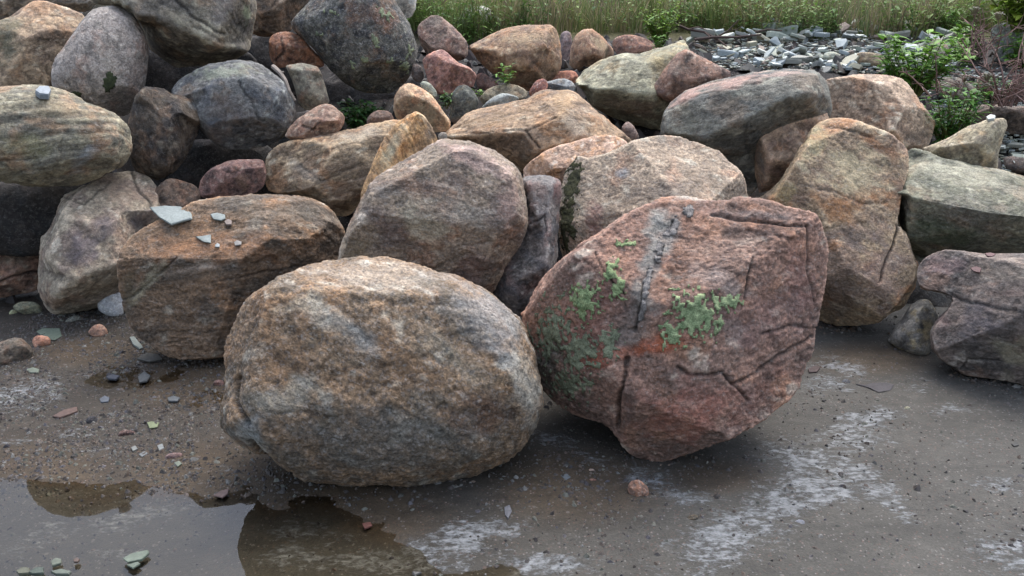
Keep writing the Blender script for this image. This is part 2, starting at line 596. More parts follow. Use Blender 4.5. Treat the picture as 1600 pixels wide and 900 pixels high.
    Wd = V[:, :1] * r[None] + V[:, 1:2] * u[None] - V[:, 2:3] * f[None] + f[None] * d + EYE[None]
    me2.vertices.foreach_set('co', (Wd - base).astype(np.float32).ravel())
    me2.update()
    me2.materials.append(M_ROCK)
    o = link(name, me2)
    o.location = base
    tag(o, label, cat, group)
    ROCKS[key or label] = dict(o=o, W=Wd, base=base, PX=PX, size=size, off=off, d=d)
    return o

def face_arrays(me):
    n = len(me.polygons)
    L = np.empty(len(me.loops), np.int32); me.loops.foreach_get('vertex_index', L)
    return L.reshape(-1, 4) if len(L) == 4 * n else None

def crust(rkey, name, blobs, cols, thick=0.005, thr=0.0, nscale=0.03, mat=None, label=None, dens=1.0):
    """a lichen or moss growth: a thin raised crust of its own over part of a rock's face"""
    R = ROCKS[rkey]; o = R['o']; me = o.data
    W = R['W']; n = len(W)
    px, py = R['PX'].T
    nz = 0.75 * fbm(W / nscale + 5, 4) + 0.55 * fbm(W / 0.011 + 9, 2)
    best = np.full(n, -9.0)
    for (bx, by, rx, ry, a_) in blobs:
        ca, sa = math.cos(math.radians(a_)), math.sin(math.radians(a_))
        qx, qy = px - bx, py - by
        x1, y1 = (qx * ca + qy * sa) / rx, (-qx * sa + qy * ca) / ry
        best = np.maximum(best, 1 - np.sqrt(x1 * x1 + y1 * y1))
    m = best + nz * dens
    N = np.empty(n * 3, np.float32); me.vertex_normals.foreach_get('vector', N); N = N.reshape(-1, 3)
    vd = EYE[None] - W
    facing = (N * vd).sum(1) > 0
    ok = (m > thr) & (best > -0.6) & facing
    Fq = face_arrays(me)
    Fk = Fq[ok[Fq].all(1)]
    if len(Fk) == 0: return None
    idx = np.unique(Fk)
    mp = np.full(n, -1); mp[idx] = np.arange(len(idx))
    h = thick * (0.35 + 0.65 * np.clip((m[idx] - thr) * 2, 0, 1)) * (1 + 0.9 * fbm(W[idx] / 0.008, 2))
    top = W[idx] + N[idx] * h[:, None] - R['base']
    Ft = mp[Fk]
    # skirt so the crust has an edge
    ed = np.concatenate([Ft[:, [0, 1]], Ft[:, [1, 2]], Ft[:, [2, 3]], Ft[:, [3, 0]]])
    keyf = ed[:, 0].astype(np.int64) * 10 ** 7 + ed[:, 1]
    keyr = ed[:, 1].astype(np.int64) * 10 ** 7 + ed[:, 0]
    be = ed[~np.isin(keyf, keyr)]
    bvid = np.unique(be)
    mb = np.full(len(idx), -1); mb[bvid] = len(idx) + np.arange(len(bvid))
    low = W[idx][bvid] - N[idx][bvid] * 0.002 - R['base']
    Fs = np.column_stack([be[:, 1], be[:, 0], mb[be[:, 0]], mb[be[:, 1]]])
    V = np.concatenate([top, low])
    t = np.clip(0.5 + 0.9 * fbm(np.concatenate([W[idx], W[idx][bvid]]) / 0.02, 3), 0, 1)[:, None]
    C = lin(cols[0])[None] * (1 - t) + lin(cols[1])[None] * t
    m2 = mesh_np(name, V, np.concatenate([Ft, Fs]), C, smooth=True)
    c = link(name, m2, o, mat or M_LICHEN)
    if label: c['label'] = label
    c['kind'] = 'stuff'
    return c
# ------------------------------------------------------------------ ground: one sheet from the puddle to the horizon
def graded(lo, hi, step, far_lo, far_hi, grow=1.12):
    a = list(np.arange(lo, hi + step * .5, step))
    s = step
    while a[-1] < far_hi:
        s *= grow; a.append(a[-1] + s)
    s = step; b = []
    x = lo
    while x > far_lo:
        s *= grow; x -= s; b.append(x)
    return np.array(b[::-1] + a)

def hollow(x, y):
    # the shallow hollows that hold the puddle, in metres
    def blob(cx, cy, rx, ry, a=0):
        ca, sa = math.cos(math.radians(a)), math.sin(math.radians(a))
        qx, qy = x - cx, y - cy
        return np.sqrt(((qx * ca + qy * sa) / rx) ** 2 + ((-qx * sa + qy * ca) / ry) ** 2) + .32 * ed
    ed = fbm(np.column_stack([x * 4, y * 5, np.zeros_like(x)]) + 40, 4)
    return np.maximum.reduce([sstep(1.15, .6, blob(-1.5, 1.66, 1.5, .58, 0)), sstep(1.2, .5, blob(-.62, 1.72, .40, .36, 30)),
                              .75 * sstep(1.2, .5, blob(-1.75, 2.05, .5, .2, 0)), .38 * sstep(1.2, .5, blob(-1.55, 2.95, .35, .18, 0)), .36 * sstep(1.2, .5, blob(-1.05, 2.75, .3, .22, 0))])

def flat_relief(x, y):
    P = np.column_stack([x, y, np.zeros_like(x)])
    h = hollow(x, y)
    nz = 0.0045 * fbm(P * 3.3 + 4, 3) + 0.0022 * fbm(P * 17, 3) + 0.0011 * fbm(P * 60, 2)
    return nz + 0.008 * (1 - h) - 0.012 * h

def build_ground():
    xs = graded(-2.3, 2.4, 0.0115, -400, 400)
    ys = graded(1.35, 4.1, 0.0105, -60, 900)
    nx, ny = len(xs), len(ys)
    X, Y = np.meshgrid(xs, ys, indexing='ij')
    x, y = X.ravel(), Y.ravel()
    P = np.column_stack([x, y, np.zeros_like(x)])
    z = bank(x, y)
    near = sstep(7.5, 4.5, np.hypot(x, y - 2.5)) 
    vis = (np.abs(x) < 3.2) & (y > 1.2) & (y < 5)
    # rough soil on the bank
    slope = sstep(0.02, 0.2, z)
    wb = (y < 12) & (y > 2.5) & (np.abs(x) < 12)
    zz = np.zeros_like(z)
    zz[wb] = 0.05 * fbm(P[wb] * 2.2, 3) * slope[wb] + 0.02 * fbm(P[wb] * 9, 3) * slope[wb]
    hol = hollow(x, y)
    nz = np.zeros_like(z)
    nz[vis] = flat_relief(x[vis], y[vis])
    zz = zz + nz * (1 - slope)
    z = z + zz
    V = np.column_stack([x, y, z])
    i = np.arange(nx * ny).reshape(nx, ny)
    F = np.stack([i[:-1, :-1], i[1:, :-1], i[1:, 1:], i[:-1, 1:]], -1).reshape(-1, 4)
    # colours and masks
    soil = lin((26, 23, 20))
    sand_l, sand_r = lin((52, 47, 40)), lin((65, 63, 58))
    t = sstep(-0.6, 0.9, x + 0.25 * np.where(vis, 1, 0))
    C = sand_l[None] * (1 - t)[:, None] + sand_r[None] * t[:, None]
    C = C * (1 - slope)[:, None] + soil[None] * slope[:, None]
    grassy = sstep(6.6, 7.6, y)
    C = C * (1 - grassy)[:, None] + lin((88, 84, 48))[None] * grassy[:, None]
    fr = (P - EYE) @ FWD > 0.4
    px = np.full(len(x), -9999.0); py = px.copy()
    px[fr], py[fr] = to_px(V[fr])
    pale = np.zeros(len(x))
    wob = np.zeros((len(x), 2))
    wob[vis] = np.column_stack([fbm(P[vis] * 7, 3), fbm(P[vis] * 7 + 9, 3)])
    for (bx, by, rx, ry, a_, s_) in PALE:
        ca, sa = math.cos(math.radians(a_)), math.sin(math.radians(a_))
        qx, qy = px - bx + wob[:, 0] * 30, py - by + wob[:, 1] * 12
        x1, y1 = (qx * ca + qy * sa) / rx, (-qx * sa + qy * ca) / ry
        pale = np.maximum(pale, s_ * np.clip(1.25 - .72 * np.sqrt(x1 * x1 + y1 * y1), 0, 1))
    brown = np.zeros(len(x))
    for (bx, by, rx, ry) in [(330, 740, 170, 60), (60, 760, 150, 90), (520, 800, 200, 70), (150, 550, 120, 26), (300, 600, 120, 50), (1360, 560, 120, 30), (900, 760, 160, 70), (1120, 745, 90, 30)]:
        brown = np.maximum(brown, sstep(1.2, .4, np.hypot((px - bx) / rx, (py - by) / ry)))
    cb = lin((72, 58, 40))
    C = C + (lin((66, 64, 58))[None] - C) * (.8 * sstep(.45, .9, hol))[:, None]
    C = C + (cb[None] - C) * (0.55 * (1 - .8 * sstep(.45, .9, hol)) * brown * (1 - slope))[:, None]
    me = mesh_np('ground', V, F, C, smooth=True)
    set_flt(me, pale, 'pale')
    wet = np.clip(0.55 + 0.45 * hol, 0, 1) * (1 - slope)
    set_flt(me, wet, 'wet')
    m, nt, b, out = new_mat('wet_gritty_sand')
    T = NT(nt)
    col = T.attr('Col').outputs['Color']
    tc = T.n('ShaderNodeTexCoord').outputs['Object']
    sc = T.n('ShaderNodeMapping'); sc.inputs['Scale'].default_value = (0.62, 1.0, 1.0); T.l(tc, sc.inputs[0])
    ms = sc.outputs[0]
    big = T.noise(ms, 4.5, 8, 0.68, 0.6)
    mid = T.noise(ms, 22, 6, 0.7, 0.5)
    fin = T.noise(tc, 160, 4, 0.7)
    k = T.math('MULTIPLY', T.rmap(big, .3, .7, .72, 1.25), T.math('MULTIPLY', T.rmap(mid, .3, .7, .78, 1.22), T.rmap(fin, .32, .68, .6, 1.4)))
    c = T.mix(1.0, col, T.grey(k), 'MULTIPLY')
    # grains of many colours
    for scale, lo, amt in ((120, .84, .28), (60, .93, .28)):
        v = T.n('ShaderNodeTexVoronoi'); v.inputs['Scale'].default_value = scale; T.l(tc, v.inputs['Vector'])
        sp = T.n('ShaderNodeSeparateColor'); T.l(v.outputs['Color'], sp.inputs[0])
        near_c = T.rmap(v.outputs['Distance'], .28, .4, 1, 0)
        c = T.mix(T.math('MULTIPLY', T.math('MULTIPLY', T.rmap(sp.outputs[0], lo, lo + .1, 0, amt), near_c), 1.0), c, (0.36, 0.34, 0.32))
        c = T.mix(T.math('MULTIPLY', T.rmap(sp.outputs[1], lo, lo + .1, 0, amt), near_c), c, (0.045, 0.04, 0.04))
        c = T.mix(T.math('MULTIPLY', T.rmap(sp.outputs[2], lo, lo + .1, 0, amt * .7), near_c), c, (0.22, 0.10, 0.07))
    # pale dried silt and rock flour in torn streaks
    pl = T.attr('pale').outputs['Fac']
    sc2 = T.n('ShaderNodeMapping'); sc2.inputs['Scale'].default_value = (0.55, 1.0, 1.0); sc2.inputs['Rotation'].default_value = (0, 0, math.radians(14)); T.l(tc, sc2.inputs[0])
    st = T.noise(sc2.outputs[0], 15, 12, 0.78, 0.7)
    st2 = T.noise(sc2.outputs[0], 70, 6, 0.7, 0.3)
    e = T.math('ADD', T.math('MULTIPLY', pl, 0.85), T.math('SUBTRACT', T.math('ADD', T.math('MULTIPLY', st, 2.0), T.math('MULTIPLY', st2, 1.8)), 2.45))
    pm = T.rmap(e, -0.12, 0.42, 0, 1, True)
    silt = T.mix(T.rmap(st2, .35, .65, 0, 1), (0.075, 0.078, 0.08), (0.31, 0.325, 0.33))
    c = T.mix(T.math('MULTIPLY', pm, 0.6), c, silt)
    T.l(c, b.inputs['Base Color'])
    w = T.attr('wet').outputs['Fac']
    r0 = T.math('ADD', T.rmap(w, 0, 1, 0.9, 0.5), T.rmap(fin, .3, .7, -0.06, 0.14))
    T.l(r0, b.inputs['Roughness'])
    b.inputs['Specular IOR Level'].default_value = 0.3
    h = T.math('ADD', T.math('MULTIPLY', fin, .6), T.math('ADD', T.math('MULTIPLY', mid, .8), T.math('MULTIPLY', pm, 0.35)))
    T.l(T.bump(h, 0.7, 0.008), b.inputs['Normal'])
    o = link('ground', me, mat=m)
    tag(o, kind='structure')
    return o

PALE = [(1130, 845, 100, 40, -20, 1), (1210, 790, 80, 34, -10, 1), (1280, 760, 80, 30, 10, 1), (1335, 735, 60, 24, 30, .9), (1375, 772, 50, 24, 30, .95), (1410, 800, 40, 14, 20, .8),
        (1250, 715, 80, 22, 10, .95), (1330, 690, 70, 26, 0, .9), (1360, 655, 50, 18, -5, .95), (1290, 685, 70, 16, 0, .7), (1050, 770, 60, 16, 10, .9), (1010, 745, 50, 14, 5, .9),
        (1570, 860, 70, 36, 0, .8), (1555, 760, 60, 14, 0, .75), (1310, 572, 50, 13, 5, .9), (1290, 600, 50, 12, 0, .9), (1500, 640, 44, 9, 0, .7), (1440, 602, 40, 10, 0, .6), (1520, 690, 30, 8, 0, .5),
        (700, 850, 100, 32, -15, .95), (620, 882, 130, 26, 0, .9), (770, 828, 60, 20, -10, .8), (850, 885, 90, 24, 0, .95), (470, 830, 60, 22, -10, .75), (470, 872, 70, 26, 0, .85), (540, 845, 60, 14, 0, .5),
        (40, 612, 80, 26, -12, .85), (30, 695, 40, 10, 0, .7), (115, 680, 36, 13, -8, .7), (150, 700, 40, 8, -10, .6), (205, 810, 90, 16, -12, .9), (55, 845, 60, 20, -25, .8), (250, 800, 70, 14, -8, .7), (310, 790, 40, 10, 0, .7),
        (180, 866, 40, 14, 0, .7), (870, 690, 50, 14, 15, .7), (910, 710, 40, 12, 20, .8), (340, 735, 40, 9, 0, .6), (330, 800, 60, 14, 0, .5), (160, 590, 40, 9, 0, .6), (330, 610, 30, 6, 0, .5), (880, 660, 40, 12, 0, .5)]
GROUND = build_ground()

def build_water():
    """still, clear puddle water lying over the hollow"""
    xs = np.linspace(-2.6, 0.35, 60); ys = np.linspace(1.0, 3.3, 46)
    X, Y = np.meshgrid(xs, ys, indexing='ij')
    V = np.column_stack([X.ravel(), Y.ravel(), np.full(X.size, -0.0005)])
    i = np.arange(X.size).reshape(X.shape)
    F = np.stack([i[:-1, :-1], i[1:, :-1], i[1:, 1:], i[:-1, 1:]], -1).reshape(-1, 4)
    me = mesh_np('puddle_water', V, F, smooth=True)
    m = bpy.data.materials.new('clear_water'); m.use_nodes = True
    nt = m.node_tree; nt.nodes.clear(); T = NT(nt)
    out = T.n('ShaderNodeOutputMaterial')
    tr = T.n('ShaderNodeBsdfTransparent'); tr.inputs['Color'].default_value = (0.84, 0.80, 0.71, 1)
    gl = T.n('ShaderNodeBsdfGlossy'); gl.inputs['Roughness'].default_value = 0.015
    fr = T.n('ShaderNodeFresnel'); fr.inputs['IOR'].default_value = 1.5
    tc = T.n('ShaderNodeTexCoord').outputs['Object']
    nz = T.noise(tc, 7, 2, 0.5)
    bp = T.bump(nz, 0.03, 0.01)
    T.l(bp, gl.inputs['Normal'])
    mx = T.n('ShaderNodeMixShader')
    T.l(fr.outputs[0], mx.inputs[0]); T.l(tr.outputs[0], mx.inputs[1]); T.l(gl.outputs[0], mx.inputs[2])
    T.l(mx.outputs[0], out.inputs['Surface'])
    o = link('puddle_water', me, mat=m)
    tag(o, kind='structure')
build_water()

# loose grit and gravel that nobody could count
def tiny_stones(P, S, cols, rs, flat=(0.35, 0.8)):
    """many small angular stones in one mesh: P n x 3 positions, S sizes"""
    base = np.array([(1, 0, 0), (.5, .87, 0), (-.5, .87, 0), (-1, 0, 0), (-.5, -.87, 0), (.5, -.87, 0), (.25, .2, 1), (-.3, -.1, .95), (.1, -.35, .9)])
    faces = np.array([(0, 1, 6), (1, 2, 6), (2, 7, 6), (2, 3, 7), (3, 4, 7), (4, 8, 7), (4, 5, 8), (5, 0, 8), (0, 6, 8), (6, 7, 8)])
    n = len(P)
    V = np.repeat(base[None], n, 0) + rs.normal(scale=.16, size=(n, 9, 3))
    V[:, :6, 2] -= .35
    a = rs.uniform(0, 2 * np.pi, n)
    sx, sy, sz = rs.uniform(.75, 1.3, n), rs.uniform(.5, 1, n), rs.uniform(*flat, n)
    V = V * np.stack([sx, sy, sz], -1)[:, None]
    ca, sa = np.cos(a)[:, None], np.sin(a)[:, None]
    V = np.stack([V[..., 0] * ca - V[..., 1] * sa, V[..., 0] * sa + V[..., 1] * ca, V[..., 2]], -1)
    V = V * S[:, None, None] * .5 + P[:, None]
    F = (faces[None] + np.arange(n)[:, None, None] * 9).reshape(-1, 3)
    C = np.repeat(cols, 9, 0)
    return V.reshape(-1, 3), F, C

def gravel():
    rs = np.random.default_rng(5)
    n = 90000
    x = rs.uniform(-2.3, 2.3, n); y = rs.uniform(1.4, 3.9, n)
    dens = 0.16 + 0.84 * sstep(-0.35, -0.9, x) * sstep(2.05, 2.3, y) + .3 * sstep(0.0, -.5, x)
    dens = dens * (1 - .75 * sstep(2.15, 1.95, y) * sstep(.2, -.2, x))
    dens = np.maximum(dens, .5 * sstep(.5, .2, np.hypot(x - .12, (y - 2.15))))
    k = fbm(np.column_stack([x * 2.2, y * 2.2, x * 0]) + 3, 3)
    keep = rs.uniform(size=n) < dens * np.clip(.55 + 1.3 * k, .05, 1)
    x, y = x[keep], y[keep]
    n = len(x)
    s = np.clip(rs.lognormal(math.log(.0085), .5, n), .004, .032)
    pal = np.array([lin(c) for c in ((92, 78, 68), (74, 68, 66), (112, 112, 108), (62, 58, 55), (98, 84, 72), (104, 106, 94), (80, 78, 84), (52, 46, 44), (70, 62, 54))])
    C = (pal[rs.integers(0, len(pal), n)] * .55 + pal.mean(0) * .35) * rs.uniform(.55, 1.15, (n, 1))
    V, F, C = tiny_stones(np.column_stack([x, y, bank(x, y) + flat_relief(x, y) + .0005]), s, C, rs)
    o = link('gravel', mesh_np('gravel', V, F, C), mat=M_GRAVEL)
    tag(o, 'fine wet gravel and grit strewn over the sand', kind='stuff')
gravel()

def bank_rubble():
    rs = np.random.default_rng(15)
    n = 2600
    x = rs.uniform(-3.6, 4.2, n); y = rs.uniform(3.7, 7.0, n)
    s = np.clip(rs.lognormal(math.log(.05), .5, n), .02, .16)
    pal = np.array([lin(c) for c in ((74, 62, 52), (60, 54, 50), (84, 74, 64), (66, 52, 46), (80, 78, 72), (54, 48, 44))])
    C = pal[rs.integers(0, len(pal), n)] * rs.uniform(.35, .75, (n, 1))
    V, F, C = tiny_stones(np.column_stack([x, y, bank(x, y) + .01]), s, C, rs, (.5, 1.0))
    o = link('bank_rubble', mesh_np('bank_rubble', V, F, C), mat=M_GRAVEL)
    tag(o, 'dark broken stone filling the bank between the boulders', kind='stuff')
bank_rubble()
# ------------------------------------------------------------------ palettes (albedo, sRGB)
TAN = ((166, 144, 122), (146, 126, 106), (168, 134, 106), (198, 186, 168))
TANP = ((166, 144, 124), (148, 126, 110), (162, 130, 106), (198, 184, 170))
BROWN = ((124, 100, 78), (100, 84, 70), (136, 98, 68), (162, 148, 132))
RUST = ((136, 96, 74), (112, 80, 66), (150, 100, 70), (164, 140, 122))
PINK = ((146, 114, 98), (124, 100, 88), (152, 114, 92), (182, 162, 146))
RED = ((138, 94, 82), (114, 82, 78), (150, 98, 80), (182, 158, 150))
GREY = ((128, 122, 114), (104, 100, 96), (132, 118, 104), (168, 164, 156))
BLUEG = ((122, 124, 124), (100, 102, 106), (128, 120, 112), (160, 164, 162))
DARKG = ((88, 86, 80), (66, 66, 64), (98, 86, 74), (126, 126, 116))
DARKB = ((78, 68, 58), (58, 52, 48), (90, 72, 58), (108, 100, 88))
GREEN = ((140, 136, 112), (120, 118, 98), (142, 126, 98), (172, 168, 148))
PURP = ((122, 109, 102), (100, 92, 88), (130, 108, 96), (160, 150, 142))
PILE = 'boulders heaped on the bank'
B = 'boulder'

# ---- the two in front and the rest of the bottom row
rock('boulder', 'big rounded tan-brown boulder streaked with pale grey, in front at the puddle edge', B,
     '353,535 366,511 388,477 427,442 483,416 531,406 600,403 635,411 669,422 713,433 752,451 782,472 808,496 822,524 835,572 844,624 843,650 830,676 812,706 773,728 730,747 687,757 600,761 535,757 479,750 440,735 400,706 372,690 352,672 346,633 358,612 355,580',
     None, rnd=2, th=0.62, tb=0.8, ridges=('388,500,0.45 450,452,0.6 540,432,0.66 620,440,0.72 700,480,0.85 760,530,0.86 800,600,0.7', '430,640,0.9 560,600,1.0 700,610,0.97', '380,560,0.5 384,650,0.5'), rk=0.8, prof=1.9,
     cuts=3, cutd=0.04, pal=((136, 113, 90), (118, 104, 88), (142, 112, 84), (184, 176, 162)), band=(32, 1.9), bs=9, strata=0.35, spk=0.6, lump=0.7, rough=1.15,
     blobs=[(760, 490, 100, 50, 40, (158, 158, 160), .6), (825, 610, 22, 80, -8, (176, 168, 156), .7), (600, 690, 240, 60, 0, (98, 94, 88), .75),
            (450, 560, 95, 85, 20, (136, 104, 74), .55), (620, 575, 90, 60, 20, (122, 92, 64), .5), (700, 550, 120, 24, 35, (172, 166, 150), .45, .9), (510, 495, 100, 22, 20, (160, 160, 152), .45, .9),
            (560, 525, 60, 16, 40, (160, 164, 164), .6, 1.2), (600, 432, 130, 26, 5, (192, 178, 162), .5), (440, 620, 80, 35, -10, (140, 140, 130), .55), (385, 670, 26, 34, 60, (146, 150, 150), .8),
            (760, 640, 70, 40, 10, (104, 74, 58), .6), (470, 470, 60, 20, -25, (184, 170, 148), .5)],
     cracks=[('392,690 405,708 425,724 452,744', 6, .05), ('372,590 366,625 388,662', 5, .03), ('430,645 480,640 520,655', 4, .006)],
     group=PILE, key='front')
rock('boulder', 'big angular pinkish-red boulder with green lichen patches and a grey vein, in front', B,
     '812,491 829,472 862,429 896,400 924,379 967,353 1005,329 1029,314 1067,311 1106,317 1172,314 1201,320 1230,328 1270,332 1283,353 1293,386 1291,429 1283,477 1273,529 1258,582 1244,610 1215,634 1182,658 1134,682 1087,701 1039,718 1018,723 991,712 972,692 962,668 943,656 905,649 867,630 843,606 832,560',
     None, smooth=1, seed=4, th=0.78, tb=0.85, ridges=('862,450,0.35 930,400,0.5 1000,352,0.5 1080,345,0.5 1180,345,0.5 1262,350,0.42', '1000,470,0.86 1060,392,0.72 1176,404,0.8 1250,400,0.62', '1163,470,0.97 1176,404,0.8', '900,560,0.8 985,560,0.98 1060,575,1.0 1130,582,0.98 1160,600,0.9 1215,558,0.82 1262,526,0.5', '985,640,0.72 1060,640,0.76 1140,640,0.66'),
     rk=0.85, prof=1.7, rnd=0, cuts=7, cutd=0.03, pal=((152, 118, 102), (130, 104, 92), (160, 120, 98), (194, 176, 160)), band=(-20, 1.6), bs=7, spk=0.3, rough=1.15, lump=0.5,
     blobs=[(1030, 375, 30, 75, 26, (150, 146, 140), .95, 1.6), (1002, 450, 22, 50, 14, (134, 128, 122), .9, 1.5), (1000, 520, 40, 70, 8, (112, 106, 102), .7, 1.3), (985, 620, 14, 50, 5, (86, 74, 72), .6), (1130, 390, 110, 35, 4, (172, 140, 124), .6), (1080, 640, 110, 55, -10, (150, 98, 84), .75),
            (860, 570, 40, 60, 20, (80, 84, 76), .75), (920, 500, 60, 80, 10, (140, 92, 80), .5), (1020, 545, 60, 18, -10, (170, 90, 56), .9), (930, 560, 30, 20, 20, (160, 84, 60), .7), (1110, 480, 90, 50, 20, (104, 88, 86), .5), (1250, 440, 30, 70, 0, (146, 106, 96), .6), (1180, 335, 90, 10, 3, (112, 104, 104), .6),
            (1200, 500, 70, 60, 10, (128, 100, 96), .6), (1120, 435, 60, 20, 25, (190, 168, 158), .5), (1190, 610, 50, 30, -35, (112, 74, 66), .6)],
     cracks=[('1008,440 1004,470 994,515', 5, .02), ('982,560 977,587 966,634 964,665', 6, .03), ('1052,345 1044,362', 5, .02), ('1177,403 1170,430 1163,467', 3, .016), ('1058,572 1077,587 1130,582 1153,606 1170,625', 4, .02), ('1112,336 1180,346 1262,354', 4, .018), ('1150,600 1215,560 1268,525', 5, .014), ('930,395 950,430 975,460', 3, .012), ('1190,520 1240,508 1275,512', 3, .012), ('1262,355 1262,420 1272,470', 3, .01)],
     group=PILE, key='red')
rock('boulder', 'long brown banded boulder with thin slate plates lying on top, left of the front', B,
     '183,412 189,391 207,367 234,352 285,326 315,313 360,307 420,304 475,309 505,319 523,334 538,355 540,370 533,395 525,430 500,470 470,505 420,540 360,556 315,561 264,561 234,545 216,538 198,511 189,491 187,470 183,440',
     None, zb=.05, lump=0.5, th=0.7, tb=0.8, ridges=('207,385,0.45 262,405,0.72 340,408,0.74 430,385,0.7 505,350,0.5', '262,405,0.72 232,455,0.72 194,490,0.25', '300,470,1.0 400,460,1.0 470,440,0.9'), rk=0.8, prof=1.8, cuts=9, cutd=0.03,
     pal=((126, 103, 82), (102, 88, 75), (138, 106, 78), (156, 144, 128)), band=(6, 2.2), bs=8, strata=0.5, spk=0.3,
     blobs=[(330, 385, 130, 28, 0, (146, 104, 72), .7), (225, 450, 60, 14, -52, (168, 158, 132), .75), (430, 330, 90, 18, 5, (132, 120, 106), .6), (200, 450, 14, 40, 0, (100, 88, 66), .6), (300, 420, 60, 8, -10, (170, 150, 134), .6, 1.1), (400, 500, 90, 40, 0, (102, 84, 68), .5)],
     cracks=[('183,470 210,462 245,430 275,402', 4, .012), ('250,540 320,520 400,500', 4, .006), ('330,440 420,425 520,410', 3, .007)], group=PILE, key='brown')
rock('boulder', 'pale beige boulder with purple stains and a dark undercut, at left', B,
     '61,412 64,370 82,352 90,331 97,307 135,289 171,271 207,265 234,277 252,301 257,323 252,350 235,380 210,420 195,455 165,478 120,488 82,492 70,478 60,450',
     None, zb=.04, rnd=0, smooth=1, lump=0.5, th=0.9, tb=0.8, ridges=('75,400,0.5 100,340,0.62 150,300,0.62 207,275,0.4 222,300,0.42 240,330,0.3', '62,460,0.15 96,450,0.6 120,430,0.85 150,418,0.95 190,408,0.7', '90,480,0.05 130,462,0.25 175,450,0.2'), rk=0.9, prof=1.4, cuts=1, cutd=0.03,
     pal=((160, 146, 128), (140, 124, 112), (150, 128, 110), (186, 176, 160)), band=(-30, 1.3), blobs=[(130, 385, 34, 40, 20, (108, 98, 104), .75), (165, 355, 24, 18, 0, (112, 104, 108), .65), (190, 300, 40, 20, 20, (170, 146, 126), .6), (215, 340, 18, 22, 0, (124, 116, 118), .6)],
     cracks=[('97,307 130,320 171,285', 4, .008), ('207,267 212,290 235,320', 4, .012)], group=PILE, key='beigeL')
rock('boulder', 'low reddish-brown boulder with a split along its base, at the far left edge', B,
     '-60,395 0,382 24,364 54,350 80,348 95,380 90,420 62,452 39,458 0,466 -50,470 -85,435',
     None, zb=.05, th=0.7, ridges=('-60,420,0.7 0,420,0.85 60,395,0.8', '0,440,0.5 40,432,0.4'), rk=0.8, pal=PINK, blobs=[(20, 400, 30, 30, 0, (150, 136, 120), .5), (50, 365, 30, 14, -20, (150, 108, 96), .6)], cracks=[('0,440 22,430 62,425', 3, .015)], group=PILE)
rock('boulder', 'grey and pink domed boulder standing in the middle, behind the front boulder', B,
     '524,430 529,406 541,370 553,334 565,311 586,278 610,262 640,244 670,226 694,219 718,219 739,226 772,237 799,252 814,273 820,298 826,334 823,358 811,388 790,412 781,427 773,457 745,490 690,510 600,505 545,480',
     3.12, lump=0.6, th=0.72, ridges=('553,380,0.45 590,300,0.5 640,285,0.66 720,270,0.62 790,285,0.4', '640,285,0.66 660,350,0.95 690,420,1.0', '600,420,0.9 690,420,1.0 760,410,0.8 800,350,0.5'), rk=0.7, prof=1.8, cuts=5, cutd=0.035,
     pal=((142, 126, 110), (122, 108, 98), (146, 118, 98), (192, 178, 164)), band=(12, 1.8), bs=9, spk=0.4, strata=0.3,
     blobs=[(740, 245, 70, 22, 22, (188, 160, 150), .75), (640, 290, 60, 16, 5, (120, 92, 76), .7), (600, 300, 34, 16, -15, (88, 84, 82), .6), (660, 350, 45, 40, 30, (180, 172, 150), .6), (795, 310, 25, 50, -10, (166, 136, 126), .6), (560, 400, 30, 40, -20, (144, 128, 100), .6), (740, 420, 40, 40, 0, (128, 98, 88), .5), (610, 370, 25, 30, 0, (98, 86, 84), .6), (720, 330, 60, 30, 20, (140, 136, 128), .5)],
     group=PILE, key='middle')
rock('boulder', 'narrow dark purple-grey slab wedged upright beside the middle boulder', B,
     '812,285 822,276 850,273 876,281 878,300 872,350 871,400 868,425 850,452 822,495 790,495 765,460 775,420 800,370 818,330',
     3.22, rnd=0, smooth=1, cuts=0, th=0.6, ridges=('826,290,0.7 840,345,0.85 853,355,0.8 855,400,0.75', '862,290,0.5 860,420,0.55', '800,440,0.7 840,420,0.8'), rk=0.85, prof=1.3, pal=((114, 108, 106), (94, 92, 94), (118, 100, 96), (152, 148, 144)), blobs=[(872, 295, 8, 30, 0, (120, 80, 76), .6), (845, 300, 20, 20, 0, (136, 122, 116), .6)], cracks=[('826,350 850,338 853,360', 3, .012)], group=PILE)
rock('boulder', 'pinkish-tan boulder with dark moss down its left flank, behind the red boulder', B,
     '872,345 876,300 884,268 904,244 922,249 950,240 973,230 1000,217 1030,211 1060,211 1090,224 1123,236 1138,251 1159,270 1171,308 1168,345 1100,380 1000,400 930,415 900,425 880,400',
     3.4, rnd=0, smooth=1, lump=0.5, th=0.9, ridges=('904,250,0.35 918,285,0.62 926,330,0.78 932,390,0.7', '918,285,0.62 980,262,0.6 1060,240,0.5 1130,262,0.4', '926,330,0.78 1000,330,0.95 1100,320,0.85'), rk=0.9, prof=1.5, cuts=5, cutd=0.03,
     pal=((170, 150, 130), (152, 134, 116), (168, 138, 116), (200, 188, 170)), band=(10, 1.5), spk=.4,
     blobs=[(975, 268, 14, 9, 0, (150, 164, 174), .6), (930, 340, 14, 40, -8, (140, 96, 90), .6), (1040, 295, 60, 18, -10, (130, 118, 108), .6), (1050, 220, 40, 10, 5, (132, 120, 108), .5), (890, 330, 22, 80, 5, (100, 92, 76), .7)],
     group=PILE, key='mossy')
